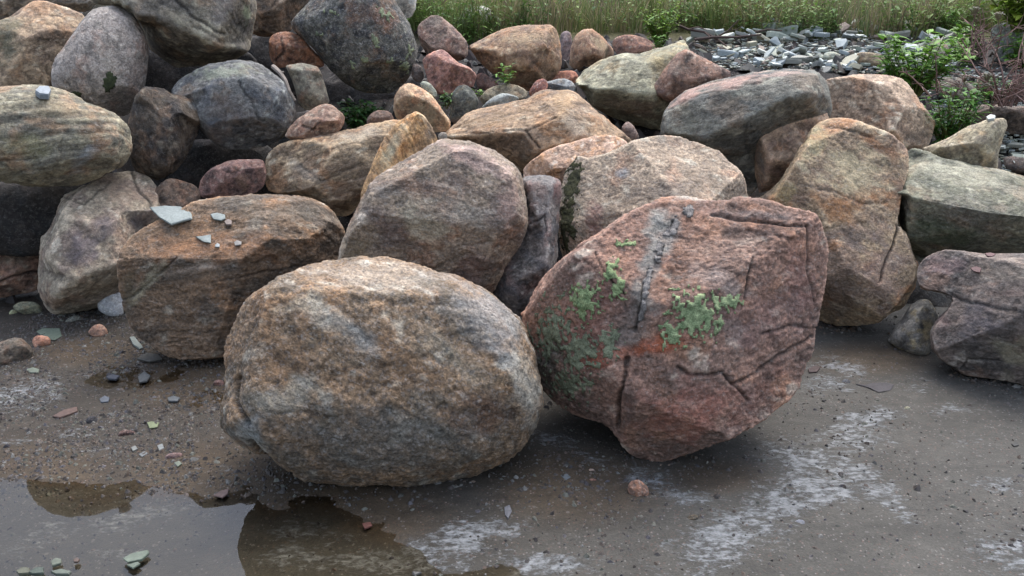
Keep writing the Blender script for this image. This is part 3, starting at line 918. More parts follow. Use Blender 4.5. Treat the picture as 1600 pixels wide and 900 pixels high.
rock('boulder', 'tall tan boulder with rusty stains leaning at the right, split by a crack', B,
     '1188,330 1177,313 1204,297 1225,277 1246,241 1256,221 1270,200 1285,188 1306,184 1330,186 1354,197 1384,206 1408,221 1419,234 1421,247 1417,274 1409,298 1405,330 1401,350 1411,357 1420,376 1436,415 1433,436 1421,460 1409,484 1390,487 1375,504 1330,508 1282,506 1262,470 1258,400 1240,360',
     None, zb=.035, rnd=0, smooth=1, lump=0.5, th=0.8, ridges=('1215,312,0.3 1255,262,0.5 1300,215,0.42 1390,222,0.3', '1255,300,0.7 1290,306,0.82 1330,318,0.9 1378,322,0.62 1404,296,0.2', '1300,400,0.95 1340,400,1.0 1372,430,0.9 1402,360,0.25', '1372,430,0.85 1400,420,0.6', '1290,480,0.6 1370,480,0.5'), rk=0.8, prof=1.6, cuts=4, cutd=0.03,
     pal=((168, 144, 116), (148, 124, 104), (170, 126, 90), (200, 184, 158)), band=(14, 1.8), spk=.35,
     blobs=[(1330, 262, 75, 42, 12, (194, 176, 142), .9), (1370, 225, 45, 12, 25, (138, 96, 66), .75), (1310, 325, 58, 24, 15, (156, 110, 70), .9), (1340, 370, 60, 22, 10, (116, 102, 92), .6), (1380, 420, 50, 60, 20, (142, 118, 108), .7), (1310, 450, 50, 50, 0, (116, 98, 86), .7), (1275, 225, 18, 40, 25, (176, 166, 130), .7), (1225, 300, 25, 20, -20, (160, 146, 106), .7), (1395, 240, 14, 40, 0, (140, 100, 74), .6)],
     cracks=[('1402,352 1396,380 1384,410 1374,440', 3, .03), ('1260,290 1310,300 1350,318 1385,315', 4, .006), ('1290,196 1330,205 1360,215', 4, .012)], group=PILE, key='tall')
rock('boulder', 'wide grey-green boulder with a pale sloping top, at the right edge', B,
     '1395,300 1405,262 1420,234 1432,231 1450,239 1477,249 1501,252 1534,261 1570,267 1600,276 1655,300 1690,345 1665,400 1600,402 1530,402 1480,398 1440,412 1425,400 1408,360',
     4.15, rnd=0, smooth=1, lump=0.5, th=1.0, ridges=('1400,300,0.7 1430,303,0.8 1460,296,0.88 1500,297,0.92 1540,303,0.9 1575,319,0.85 1640,345,0.6', '1420,370,0.35 1500,360,0.5 1600,368,0.4'), rk=0.95, prof=1.25, cuts=2, cutd=0.02,
     pal=((124, 122, 104), (106, 106, 92), (128, 114, 94), (160, 158, 142)), band=(14, 2), spk=.3, blobs=[(1490, 270, 110, 20, 8, (172, 168, 148), .8), (1480, 365, 60, 24, 0, (76, 90, 66), .75), (1530, 340, 80, 30, 10, (112, 106, 96), .6), (1590, 300, 40, 14, 25, (170, 160, 140), .6)],
     group=PILE)
rock('boulder', 'flat-topped purple-pink boulder with a dark front, low at the right edge', B,
     '1433,440 1433,414 1450,398 1480,390 1507,392 1540,397 1600,396 1670,420 1690,500 1660,600 1600,604 1570,594 1540,590 1507,587 1480,566 1455,546 1454,520 1464,499 1480,484 1489,469 1484,461 1459,455 1440,452',
     None, zb=.03, rnd=0, smooth=1, lump=0.5, th=0.75, ridges=('1450,425,0.5 1484,440,0.85 1500,475,0.95 1560,490,0.95 1640,500,0.9', '1500,475,0.95 1470,520,0.75 1475,550,0.5', '1530,560,0.7 1566,520,0.88 1600,500,0.95', '1500,410,0.3 1600,415,0.35'), rk=0.9, prof=1.4, cuts=5, cutd=0.02,
     pal=PURP, band=(8, 1.6), blobs=[(1480, 415, 50, 16, 0, (142, 118, 118), .6), (1560, 420, 60, 20, 0, (140, 128, 116), .6), (1585, 555, 34, 34, -35, (150, 142, 122), .8), (1530, 505, 50, 36, 0, (100, 94, 98), .7), (1475, 505, 14, 24, 20, (140, 116, 112), .6), (1570, 460, 40, 12, 0, (150, 124, 114), .5)],
     cracks=[('1486,462 1520,474 1600,488', 4, .01), ('1500,575 1512,560 1560,560', 3, .008)], group=PILE, key='purple')
rock('rock', 'small pointed grey-tan rock standing on wet ground before the dark gap at right', 'rock',
     '1387,533 1398,512 1411,496 1420,478 1434,470 1447,466 1454,470 1462,484 1467,497 1460,525 1455,548 1444,561 1420,553 1400,543', None, rnd=0, smooth=1, cuts=2, th=0.7, ridges=('1447,470,0.2 1440,500,0.8 1436,545,0.6', '1440,500,0.8 1410,525,0.7'), rk=.9, prof=1.4,
     pal=((136, 130, 122), (112, 108, 104), (146, 132, 104), (166, 162, 154)), blobs=[(1448, 520, 10, 28, 10, (158, 140, 104), .8), (1412, 525, 12, 22, 30, (88, 86, 86), .6)], group=PILE)

# ---- second and third rows
rock('boulder', 'large ellipsoid boulder with wavy grey-green and orange bands, resting at the left edge', B,
     '-95,215 -75,175 -40,148 0,135 60,133 100,140 130,157 165,171 190,186 205,205 207,220 202,243 190,260 150,281 114,293 60,292 0,283 -60,268',
     4.25, lump=0.6, th=0.75, tb=.75, ridges=('-40,165,0.5 60,160,0.55 140,185,0.6 190,210,0.4', '-40,240,0.9 60,235,1.0 150,235,0.9'), rk=.45, prof=1.9, cuts=2, cutd=.03, pal=((142, 134, 114), (118, 113, 100), (146, 122, 98), (178, 170, 150)), band=(-8, 3.6), bs=11, strata=1.0, spk=.3,
     blobs=[(100, 170, 70, 16, 10, (170, 150, 122), .6), (150, 220, 30, 40, 10, (140, 102, 74), .65), (130, 245, 14, 34, 35, (150, 156, 160), .7), (40, 230, 60, 20, 0, (120, 118, 84), .6), (60, 195, 80, 8, -12, (92, 90, 86), .6, 1.1)], group=PILE, key='banded')
rock('boulder', 'smooth egg-shaped pinkish-grey boulder with a dark green moss spot, upper left', B,
     '168,9 147,13 132,27 114,54 98,76 85,93 80,120 82,142 105,148 130,159 156,171 186,184 204,178 222,153 229,120 233,69 222,45 207,21 192,11',
     4.7, th=0.85, cuts=2, cutd=.02, pal=((148, 138, 132), (130, 122, 116), (146, 126, 116), (176, 166, 158)), band=(60, 1.3), spk=.5, lump=.5, rough=.8, blobs=[(170, 100, 14, 50, -25, (186, 176, 166), .5), (215, 120, 16, 50, 5, (138, 116, 106), .5)], group=PILE, key='egg')
rock('boulder', 'broad tan boulder behind the egg-shaped one, at the top left corner', B,
     '-80,60 -40,40 18,28 45,3 69,0 100,12 135,24 150,70 130,150 60,172 -60,165 -110,110', 5.3, th=.8, ridges=('10,60,0.4 70,40,0.5 130,50,0.4', '20,110,0.9 90,100,1.0'), rk=.6, pal=((158, 136, 112), (136, 116, 98), (158, 126, 98), (184, 170, 150)), band=(-25, 1.8), blobs=[(0, 50, 40, 50, 0, (90, 92, 72), .7)], group=PILE)
rock('boulder', 'grey slab on top of the tan boulder, at the top left corner', B,
     '-60,20 0,0 40,-40 110,-45 150,-20 150,12 130,20 70,8 20,34 -20,40', 5.7, th=.8, pal=GREY, group=PILE)
rock('boulder', 'huge overhanging grey-brown slab at the top left, roofing a black hollow', B,
     '140,8 150,-35 230,-75 330,-78 392,-40 402,10 398,45 390,78 362,96 320,104 270,104 238,80 224,45 205,20 180,8', 4.95, rnd=0, smooth=1, th=1.1, ridges=('170,0,0.5 197,9,0.75 218,26,0.92 262,32,0.95 290,46,0.95 330,66,0.9 384,78,0.3', '200,-25,0.75 300,-30,0.85 370,-10,0.65', '250,80,0.1 300,92,0.12 360,90,0.1'), rk=1.0, prof=1.15, cuts=0, cutd=.02,
     pal=((130, 122, 108), (106, 100, 92), (132, 114, 94), (164, 158, 140)), band=(28, 2.2), strata=.6, blobs=[(180, 5, 34, 10, 10, (172, 166, 146), .7), (350, 10, 30, 30, 10, (120, 116, 118), .6), (384, 24, 8, 22, -8, (140, 150, 118), .7), (280, 25, 30, 12, 15, (140, 134, 116), .5)], cracks=[('275,0 300,25 350,55', 4, .015)], group=PILE)
rock('boulder', 'plain brown boulder at the top, between the overhanging slab and the lichen-spotted one', B,
     '382,-50 440,-70 490,-50 486,0 462,22 455,50 425,58 393,56 384,20', 5.4, th=.7, pal=((118, 98, 80), (98, 84, 72), (126, 98, 76), (146, 130, 112)), group=PILE)
rock('rock', 'small rust-orange boulder tucked under the lichen-spotted boulder', B,
     '420,66 424,54 439,48 463,52 475,62 490,80 506,96 508,106 475,106 445,104 433,108 421,92', 4.85, th=.7, pal=RUST, cracks=[('440,60 445,80 432,95', 2, .012)], group=PILE)
rock('boulder', 'large round dark boulder spotted with pale green lichen, top centre-left', B,
     '455,33 475,12 490,-8 520,-48 565,-60 598,-35 614,0 629,24 644,48 653,78 649,99 638,123 620,139 595,147 568,144 544,133 520,115 498,85 472,58 457,43', 4.85, th=.8, cuts=3, cutd=.03,
     pal=((92, 90, 84), (70, 70, 70), (112, 90, 74), (132, 132, 122)), band=(20, 1.2), bs=12, spk=.7, blobs=[(600, 25, 30, 20, 30, (134, 96, 78), .6), (560, 20, 34, 22, 0, (122, 92, 76), .5), (610, 115, 40, 20, -30, (120, 118, 106), .4)], group=PILE, key='lichen')
rock('boulder', 'dark bluish-grey boulder with a flat pale top, under the overhang at left', B,
     '267,140 282,120 315,105 354,96 384,94 414,104 438,122 453,144 463,177 462,196 441,217 414,229 375,235 339,228 318,210 302,186 284,168 270,152', 4.5, th=.8, ridges=('285,132,0.4 330,128,0.62 400,122,0.62 440,140,0.4', '330,190,0.95 400,185,1.0'), rk=.75, prof=1.7, cuts=3, cutd=.03,
     pal=((104, 104, 104), (84, 86, 90), (108, 98, 90), (140, 142, 138)), blobs=[(350, 112, 60, 12, -5, (140, 146, 130), .7), (360, 170, 50, 30, 20, (106, 94, 88), .5), (340, 205, 30, 20, 0, (116, 118, 124), .5)], cracks=[('375,130 395,165 405,185', 2, .008)], group=PILE)
rock('rock', 'squared greenish-grey block leaning beside the dark bluish boulder', B,
     '446,102 472,98 497,104 504,118 511,144 516,160 499,169 478,173 466,162 459,132', 4.55, rnd=0, smooth=1, cuts=2, th=.6, ridges=('452,108,0.6 475,112,0.8 500,112,0.5', '475,112,0.8 490,150,0.9'), rk=.8, pal=((124, 118, 104), (104, 96, 86), (116, 96, 80), (146, 142, 126)), band=(60, 1.2), group=PILE)
rock('boulder', 'dark jagged broken rock in the gap below the overhang', B,
     '200,195 210,150 225,134 255,138 270,147 309,156 320,178 312,197 303,222 291,246 272,270 245,284 212,268 200,235', 4.4, rnd=0, smooth=1, th=.75, ridges=('225,145,0.5 262,170,0.7 310,180,0.5', '262,170,0.7 255,250,0.8'), rk=.9, prof=1.3, cuts=4, cutd=.06, pal=DARKB, band=(60, 2), strata=.8, blobs=[(305, 165, 14, 8, 30, (132, 136, 138), .7), (295, 200, 14, 40, 25, (104, 88, 72), .6)], group=PILE)
rock('rock', 'small brown-and-pink boulder beside the clump of green weeds', B,
     '443,212 440,220 456,192 478,177 505,161 520,164 538,180 540,193 526,208 490,215 460,222', 4.35, th=.8, pal=((146, 120, 104), (118, 94, 82), (148, 112, 94), (178, 162, 146)), cracks=[('470,195 490,205 500,190', 2, .012)], group=PILE)
rock('boulder', 'wide light tan boulder left of the ochre fin', B,
     '413,271 416,244 439,223 460,218 499,213 550,203 592,191 625,185 650,200 645,250 600,290 562,315 546,337 526,337 499,318 475,306 427,302 415,292', 4.35, smooth=2, th=.75, ridges=('425,250,0.5 470,240,0.6 560,222,0.6 625,205,0.4', '440,280,0.8 520,275,1.0 590,260,0.9'), rk=.7, prof=1.7, cuts=6, cutd=.03,
     pal=((160, 138, 112), (138, 118, 98), (156, 122, 92), (190, 176, 154)), band=(-18, 2.4), strata=.6, blobs=[(500, 210, 20, 6, 0, (120, 112, 104), .7), (570, 210, 40, 14, -15, (178, 168, 152), .6), (480, 270, 50, 10, 35, (178, 166, 152), .5), (540, 300, 30, 25, 0, (126, 98, 76), .6)], cracks=[('470,258 500,285 530,275', 3, .008)], group=PILE)
rock('boulder', 'thin upright fin of ochre-orange rock between the tan and the middle boulder', B,
     '650,173 663,180 676,200 685,220 690,262 660,300 610,325 563,316 567,292 579,264 591,232 604,210 618,193 635,180', 3.5, rnd=0, smooth=1, cuts=2, th=.6, ridges=('652,178,0.3 648,215,0.7 620,270,0.85 580,305,0.4', '664,190,0.4 668,230,0.6'), rk=.9, prof=1.3, pal=((170, 134, 92), (150, 118, 84), (172, 124, 76), (200, 180, 148)), band=(65, 4), bs=9, strata=.9, blobs=[(612, 235, 12, 50, 28, (180, 168, 140), .6), (672, 205, 14, 20, 0, (120, 106, 92), .7), (630, 235, 10, 26, 20, (166, 110, 56), .6)], group=PILE)
rock('rock', 'small dull red rock lying between the jagged rock and the tan boulder', 'rock',
     '309,300 313,280 330,262 360,250 399,248 414,251 417,274 411,295 390,306 339,311 315,309', 4.3, th=.8, pal=((128, 98, 90), (106, 84, 80), (138, 104, 92), (158, 138, 128)), blobs=[(380, 285, 12, 16, 0, (160, 128, 104), .5)], group=PILE)
rock('rock', 'dark brown rock half hidden behind the pale beige boulder', 'rock', '240,300 252,284 270,277 309,290 316,308 300,330 262,345 240,330', 4.3, th=.7, pal=((100, 82, 70), (80, 68, 60), (110, 84, 68), (126, 110, 96)), group=PILE)
rock('boulder', 'pale pinkish-orange boulder showing between the middle and the mossy boulder', B,
     '815,266 826,254 850,237 895,221 940,210 964,213 984,223 980,255 940,285 900,300 860,300 820,285', 3.75, th=.75, ridges=('830,262,0.6 870,245,0.8 950,225,0.6',), rk=.6, pal=((182, 152, 132), (166, 136, 116), (180, 138, 104), (206, 190, 176)), blobs=[(840, 262, 26, 22, 0, (184, 136, 96), .6)], group=PILE)
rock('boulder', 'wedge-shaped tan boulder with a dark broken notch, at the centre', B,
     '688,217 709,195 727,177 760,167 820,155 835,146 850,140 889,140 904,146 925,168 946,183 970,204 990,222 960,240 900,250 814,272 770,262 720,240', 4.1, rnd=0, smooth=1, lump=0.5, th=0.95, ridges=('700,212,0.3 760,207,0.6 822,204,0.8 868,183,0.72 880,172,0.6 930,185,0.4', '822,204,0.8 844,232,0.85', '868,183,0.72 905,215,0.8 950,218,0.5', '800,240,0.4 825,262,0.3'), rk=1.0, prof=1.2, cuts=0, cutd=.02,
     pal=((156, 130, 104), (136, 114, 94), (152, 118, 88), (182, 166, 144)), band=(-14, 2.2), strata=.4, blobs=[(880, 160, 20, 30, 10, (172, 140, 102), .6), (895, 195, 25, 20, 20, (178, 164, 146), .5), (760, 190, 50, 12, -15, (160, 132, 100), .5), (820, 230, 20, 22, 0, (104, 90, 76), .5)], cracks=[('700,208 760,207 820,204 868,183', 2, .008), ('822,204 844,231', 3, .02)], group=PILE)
rock('boulder', 'broad flat greenish-grey boulder with a dark front face, upper centre', B,
     '899,127 910,111 940,93 976,82 997,85 1039,73 1070,61 1076,75 1090,110 1075,160 1040,205 1012,200 985,193 952,181 922,163 914,145', 4.85, rnd=0, smooth=1, lump=0.5, th=0.95, ridges=('903,131,0.7 930,139,0.85 960,138,0.9 985,143,0.92 1018,146,0.9 1050,140,0.6', '976,88,0.35 1010,100,0.5 1060,80,0.3', '930,165,0.3 1000,180,0.35'), rk=1.0, prof=1.2, cuts=0, cutd=.02,
     pal=((148, 144, 122), (134, 130, 110), (152, 136, 104), (172, 168, 148)), band=(-12, 2), blobs=[(1030, 92, 34, 18, -20, (164, 148, 110), .7), (960, 165, 50, 16, 8, (118, 102, 84), .75), (1010, 170, 30, 24, 0, (116, 92, 80), .6)], group=PILE)
rock('boulder', 'triangular reddish-brown boulder leaning on the flat greenish one', B,
     '1017,142 1036,111 1057,84 1072,76 1093,87 1120,101 1141,111 1145,130 1110,155 1075,168 1045,160 1024,149', 4.6, rnd=0, smooth=1, cuts=2, lump=0.5, th=.6, ridges=('1072,80,0.3 1050,118,0.7 1040,145,0.5', '1050,118,0.7 1100,130,0.6'), rk=.8, pal=((126, 98, 84), (104, 84, 76), (132, 98, 80), (164, 144, 130)), blobs=[(1060, 105, 14, 14, 0, (160, 138, 122), .5)], group=PILE)
rock('boulder', 'long dark grey slab with a pink rim, tilted across the right of the pile', B,
     '1031,212 1035,188 1048,160 1075,141 1114,126 1162,116 1204,110 1249,109 1271,110 1291,122 1298,150 1299,183 1283,200 1250,215 1205,250 1185,290 1165,312 1130,280 1090,240 1050,225', 4.25, rnd=0, smooth=1, lump=0.5, th=0.95, ridges=('1042,180,0.45 1080,155,0.6 1130,142,0.65 1180,131,0.65 1230,121,0.6 1268,117,0.45', '1045,205,0.6 1100,215,0.85 1140,196,0.95 1189,175,0.95 1219,157,0.95 1255,148,0.85 1286,150,0.4', '1120,245,0.35 1160,240,0.3 1230,200,0.3'), rk=1.0, prof=1.15, cuts=0, cutd=.02,
     pal=((112, 110, 102), (92, 92, 88), (116, 106, 94), (148, 146, 134)), band=(-16, 2), blobs=[(1075, 150, 45, 8, -28, (176, 140, 128), .85), (1150, 128, 60, 9, -12, (172, 138, 126), .85), (1230, 114, 40, 5, -5, (168, 144, 134), .8), (1125, 150, 16, 20, 0, (70, 70, 68), .7), (1080, 200, 30, 25, 0, (130, 128, 114), .5)], cracks=[('1045,172 1080,152 1135,138 1190,128', 2, .008)], group=PILE)
rock('boulder', 'pinkish block wedged under the dark slab, above the black gap', B,
     '1171,206 1183,192 1210,180 1240,168 1273,161 1290,170 1300,200 1275,250 1240,285 1186,303 1180,270', 4.2, rnd=0, smooth=1, cuts=1, lump=0.5, th=0.8, ridges=('1176,208,0.5 1190,215,0.75 1204,248,0.85 1250,248,0.7', '1190,215,0.75 1240,190,0.5 1280,180,0.3', '1195,285,0.3 1230,270,0.3'), rk=.95, prof=1.3, pal=((164, 138, 116), (144, 120, 104), (168, 130, 102), (186, 166, 148)), blobs=[(1186, 240, 8, 40, -8, (120, 114, 108), .7), (1262, 175, 24, 10, 0, (112, 92, 92), .6), (1230, 270, 30, 12, 0, (120, 92, 76), .6)], group=PILE)
rock('boulder', 'pale flat-topped tan boulder at the right below the slate heap', B,
     '1280,170 1288,124 1330,117 1375,116 1408,122 1423,135 1438,159 1450,174 1463,192 1459,206 1450,229 1433,238 1400,240 1330,230 1290,210', 4.6, rnd=0, smooth=1, lump=0.5, th=0.9, ridges=('1300,150,0.4 1350,140,0.5 1410,145,0.4', '1310,195,0.85 1380,205,0.9 1415,198,0.85 1450,184,0.5', '1415,198,0.85 1410,228,0.5'), rk=.85, prof=1.5, cuts=5, cutd=.02, pal=((172, 148, 126), (154, 132, 114), (170, 136, 110), (198, 182, 162)), band=(20, 2.2), strata=.4, blobs=[(1440, 210, 20, 16, -20, (134, 120, 106), .7)], group=PILE)
rock('boulder', 'triangular tan boulder carrying one small white stone, at the right', B,
     '1440,232 1480,216 1510,198 1540,188 1555,185 1571,184 1575,196 1567,216 1560,240 1559,266 1534,275 1500,272 1460,262', 4.25, rnd=0, smooth=1, cuts=5, lump=0.5, th=.7, ridges=('1560,190,0.3 1530,225,0.75 1500,255,0.6', '1470,232,0.5 1530,225,0.75'), rk=.8, prof=1.4, pal=((150, 138, 114), (130, 118, 100), (154, 132, 102), (178, 168, 146)), blobs=[(1538, 235, 20, 8, -40, (176, 164, 136), .5)], group=PILE, key='triangle')

# ---- boulders deeper in the heap, the shade of the gaps put into their dark colours
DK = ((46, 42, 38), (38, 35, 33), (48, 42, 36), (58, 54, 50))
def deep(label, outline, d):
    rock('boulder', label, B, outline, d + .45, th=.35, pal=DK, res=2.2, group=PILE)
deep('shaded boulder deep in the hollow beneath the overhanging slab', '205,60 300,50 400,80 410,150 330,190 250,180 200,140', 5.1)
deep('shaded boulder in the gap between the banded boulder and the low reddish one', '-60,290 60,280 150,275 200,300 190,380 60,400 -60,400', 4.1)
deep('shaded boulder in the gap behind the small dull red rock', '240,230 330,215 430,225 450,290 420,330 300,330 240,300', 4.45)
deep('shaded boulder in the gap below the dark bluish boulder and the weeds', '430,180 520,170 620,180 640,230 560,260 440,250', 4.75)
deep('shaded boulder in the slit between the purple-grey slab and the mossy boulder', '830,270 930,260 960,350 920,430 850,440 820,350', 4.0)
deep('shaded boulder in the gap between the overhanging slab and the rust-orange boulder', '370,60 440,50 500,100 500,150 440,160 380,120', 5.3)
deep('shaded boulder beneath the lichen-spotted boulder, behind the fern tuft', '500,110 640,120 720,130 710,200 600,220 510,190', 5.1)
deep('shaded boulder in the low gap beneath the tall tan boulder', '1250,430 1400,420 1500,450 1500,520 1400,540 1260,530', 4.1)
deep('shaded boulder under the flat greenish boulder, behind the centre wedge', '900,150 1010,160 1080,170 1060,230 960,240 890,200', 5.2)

# ---- upper rows towards the grass
rock('rock', 'small egg-shaped tan rock, in the centre above the ochre fin', B, '614,170 616,150 628,133 640,129 661,138 679,153 695,177 705,192 702,205 688,207 660,205 634,192 619,184', 4.2, th=.8, cuts=2, cutd=.02, pal=((170, 142, 112), (152, 124, 98), (168, 126, 96), (190, 170, 144)), lump=.5, blobs=[(665, 180, 26, 22, 40, (172, 156, 128), .6), (630, 150, 14, 20, 20, (158, 122, 100), .5)], group=PILE)
rock('rock', 'dim brown rock behind the weeds, left of the small egg-shaped one', 'rock', '572,188 578,178 592,171 610,174 618,190 600,205 575,202', 4.45, th=.8, pal=((104, 84, 74), (84, 70, 64), (110, 84, 70), (126, 110, 98)), group=PILE)
rock('rock', 'purplish-brown boulder with a pale top, right of the lichen-spotted boulder', B, '650,42 667,27 679,22 692,27 715,48 730,66 733,83 724,95 700,95 668,88 656,66', 5.25, th=.75, pal=((128, 106, 94), (104, 86, 80), (134, 102, 88), (160, 144, 132)), blobs=[(680, 32, 16, 12, 0, (168, 154, 140), .6)], group=PILE)
rock('rock', 'low brown rock in the grass beside the whitish one', 'rock', '660,14 672,7 690,8 709,26 715,40 690,38 668,26', 'bank', th=.7, pal=BROWN, group=PILE)
rock('rock', 'whitish-grey angular boulder at the grass edge, top centre', B, '707,39 724,20 739,10 754,8 766,14 781,29 788,44 775,52 748,66 730,62 718,50', 'bank', rnd=0, smooth=1, th=.75, ridges=('715,38,0.5 745,28,0.6 782,40,0.4',), rk=.7, cuts=8, cutd=.06, pal=((160, 156, 150), (136, 134, 132), (146, 140, 132), (190, 188, 182)), group=PILE)
rock('rock', 'white chipped rock peeping out behind the lichen-spotted boulder at the top', 'rock', '600,5 605,-18 630,-26 650,-15 651,10 643,28 631,30 618,22', 5.4, th=.7, cuts=8, cutd=.06, pal=((184, 182, 176), (160, 158, 152), (170, 164, 154), (205, 204, 200)), group=PILE)
rock('boulder', 'big blocky brown-tan boulder with a green weed at its foot, top centre', B, '733,72 760,57 790,43 820,39 859,39 871,48 876,70 878,99 868,121 850,134 823,143 799,131 769,115 745,92', 5.0, rnd=0, smooth=1, lump=0.5, th=0.85, ridges=('737,76,0.3 790,84,0.75 822,80,0.85 872,66,0.4', '822,80,0.85 826,130,0.6', '790,84,0.75 800,120,0.7'), rk=.85, prof=1.5, cuts=2, cutd=.03, pal=((146, 118, 92), (122, 98, 80), (148, 110, 80), (176, 156, 130)), blobs=[(820, 60, 50, 14, 0, (160, 138, 110), .6), (850, 110, 26, 30, 0, (118, 94, 74), .6)], group=PILE)
rock('rock', 'salmon-pink angular boulder, right of the lichen-spotted one', B, '660,94 670,84 688,76 697,80 715,98 733,105 745,117 740,136 721,138 706,147 685,147 670,130 664,111', 4.7, rnd=0, smooth=1, cuts=8, th=.75, pal=((154, 112, 100), (132, 96, 88), (158, 112, 92), (180, 156, 144)), group=PILE)
rock('rock', 'dark green-black upright rock beside the small fern, at the centre', 'rock', '702,186 705,148 715,134 730,131 745,149 749,163 735,182 712,197', 4.35, th=.6, pal=((76, 78, 72), (58, 60, 58), (84, 78, 66), (110, 110, 100)), blobs=[(712, 190, 12, 10, 0, (130, 112, 98), .7)], group=PILE)
rock('rock', 'flat olive-brown rock below the blocky boulder', 'rock', '748,152 766,135 799,130 817,137 829,148 811,158 780,165 755,165', 4.6, th=.8, pal=((130, 118, 98), (112, 102, 86), (130, 110, 88), (154, 144, 122)), group=PILE)
rock('rock', 'small blue-grey wedge of rock on top of the tan wedge boulder', 'rock', '746,175 766,153 787,144 815,153 802,162 775,172', 4.4, th=.7, cuts=8, cutd=.08, pal=((132, 136, 132), (116, 120, 120), (128, 126, 118), (160, 166, 162)), group=PILE)
rock('rock', 'small dark red rock in front of the blue-grey chunk', 'rock', '824,146 838,124 853,122 858,136 848,150 832,154', 4.65, th=.7, pal=RED, group=PILE)
rock('rock', 'small rounded brick-red rock just above the blue-grey chunk', 'rock', '851,127 865,113 895,109 905,117 902,130 870,136', 5.0, th=.7, pal=((154, 104, 82), (132, 88, 74), (156, 100, 78), (172, 140, 118)), group=PILE)
rock('rock', 'blue-grey chunk in the row between the wedge and the flat greenish boulder', 'rock', '836,140 850,129 880,121 896,128 904,146 890,152 850,152', 4.75, th=.7, cuts=8, cutd=.08, pal=BLUEG, group=PILE)
rock('rock', 'brown boulder with a flat slanting face in front of the grass', B, '889,102 892,75 898,57 910,46 925,45 940,56 958,76 960,87 940,98 922,110 904,114', 'bank', rnd=0, smooth=1, cuts=3, th=.75, ridges=('922,52,0.4 918,80,0.8 935,98,0.6',), rk=.8, pal=((148, 116, 92), (126, 98, 80), (148, 108, 80), (172, 150, 124)), blobs=[(940, 72, 16, 22, -30, (160, 140, 108), .7)], group=PILE)
rock('rock', 'narrow upright purplish rock squeezed between two brown boulders', 'rock', '874,55 883,47 893,50 894,70 889,95 882,104 876,95', 'bank', th=.6, pal=((124, 108, 106), (104, 92, 92), (128, 104, 96), (150, 138, 132)), group=PILE)
rock('rock', 'low rounded reddish boulder at the edge of the grass, by the bright green shrub', B, '954,66 967,55 988,54 1012,60 1026,72 1022,84 994,90 964,88', 'bank', th=.8, pal=((144, 108, 92), (118, 90, 80), (148, 106, 84), (166, 148, 130)), group=PILE)
rock('rock', 'dark red rock in the shadow under the salmon-pink boulder', 'rock', '742,118 752,112 766,120 780,130 776,140 752,142 744,134', 4.9, th=.7, pal=((104, 80, 72), (84, 68, 64), (112, 80, 68), (126, 108, 98)), group=PILE)
rock('rock', 'little pale green lichened stone behind the small egg-shaped rock', 'stone', '654,130 662,126 672,129 685,146 680,156 664,146', 4.35, th=.7, pal=((132, 136, 122), (112, 116, 106), (126, 124, 110), (156, 160, 144)), group=PILE)
rock('rock', 'small dark grey rock in the crevice left of the salmon-pink boulder', 'rock', '642,104 650,98 660,104 664,122 655,130 643,124', 4.75, th=.7, pal=((92, 82, 78), (72, 66, 64), (98, 80, 72), (116, 108, 100)), group=PILE)
rock('rock', 'small triangular brown rock in the dark gap under the flat greenish boulder', 'rock', '968,203 980,187 992,198 1001,218 985,224', 4.35, th=.6, pal=((124, 106, 98), (104, 90, 84), (126, 102, 90), (144, 128, 118)), group=PILE)
rock('rock', 'small grey stone at the top of the middle boulder, beside the fin', 'stone', '682,212 690,205 700,208 699,220 688,224', 3.7, th=.6, pal=GREY, group=PILE)
rock('boulder', 'grey boulder among weeds at the top right corner', B, '1545,48 1558,35 1600,36 1640,40 1660,80 1630,110 1585,108 1556,90', 'bank', th=.8, pal=((140, 140, 136), (120, 122, 120), (136, 130, 122), (166, 168, 164)), group=PILE)
rock('rock', 'upright pinkish-grey rock beside the leafy green shrub', B, '1453,62 1466,58 1478,66 1486,80 1489,100 1474,112 1458,110 1456,86', 'bank', th=.65, pal=((140, 126, 114), (120, 108, 100), (140, 118, 102), (164, 152, 140)), group=PILE)
rock('rock', 'square-edged brown block in the slate heap', 'rock', '1335,84 1350,80 1384,86 1383,104 1360,112 1337,106', 'bank', th=.7, ridges=('1340,90,0.7 1380,93,0.7',), rk=.9, pal=((126, 110, 88), (108, 94, 78), (124, 102, 78), (150, 138, 114)), group=PILE)
rock('rock', 'pale greenish square block in the slate heap, left of the brown one', 'rock', '1285,84 1298,79 1313,84 1314,98 1300,104 1287,98', 'bank', th=.7, cuts=8, cutd=.07, pal=((150, 152, 138), (130, 132, 120), (146, 142, 124), (172, 174, 160)), group=PILE)
rock('rock', 'dark brown rock lying in shade under the dried weeds, at the right edge', B, '1494,184 1504,170 1530,163 1600,166 1640,175 1640,205 1560,212 1510,208', 'bank', th=.8, pal=((94, 80, 70), (76, 66, 60), (98, 78, 66), (118, 106, 94)), group=PILE)
rock('rock', 'broken grey rock among the dried weeds, right of the pale tan boulder', 'rock', '1455,128 1478,118 1505,122 1530,142 1528,160 1500,166 1470,158', 'bank', th=.75, cuts=9, cutd=.08, pal=((114, 106, 96), (92, 88, 82), (112, 98, 86), (142, 138, 128)), group=PILE)
rock('rock', 'dark brown flat rock in the loose slates at the right edge', 'rock', '1560,252 1575,243 1600,246 1625,255 1620,270 1585,272 1562,266', 'bank', th=.6, cuts=8, cutd=.08, pal=((92, 80, 74), (74, 68, 64), (96, 80, 70), (118, 108, 100)), group=PILE)

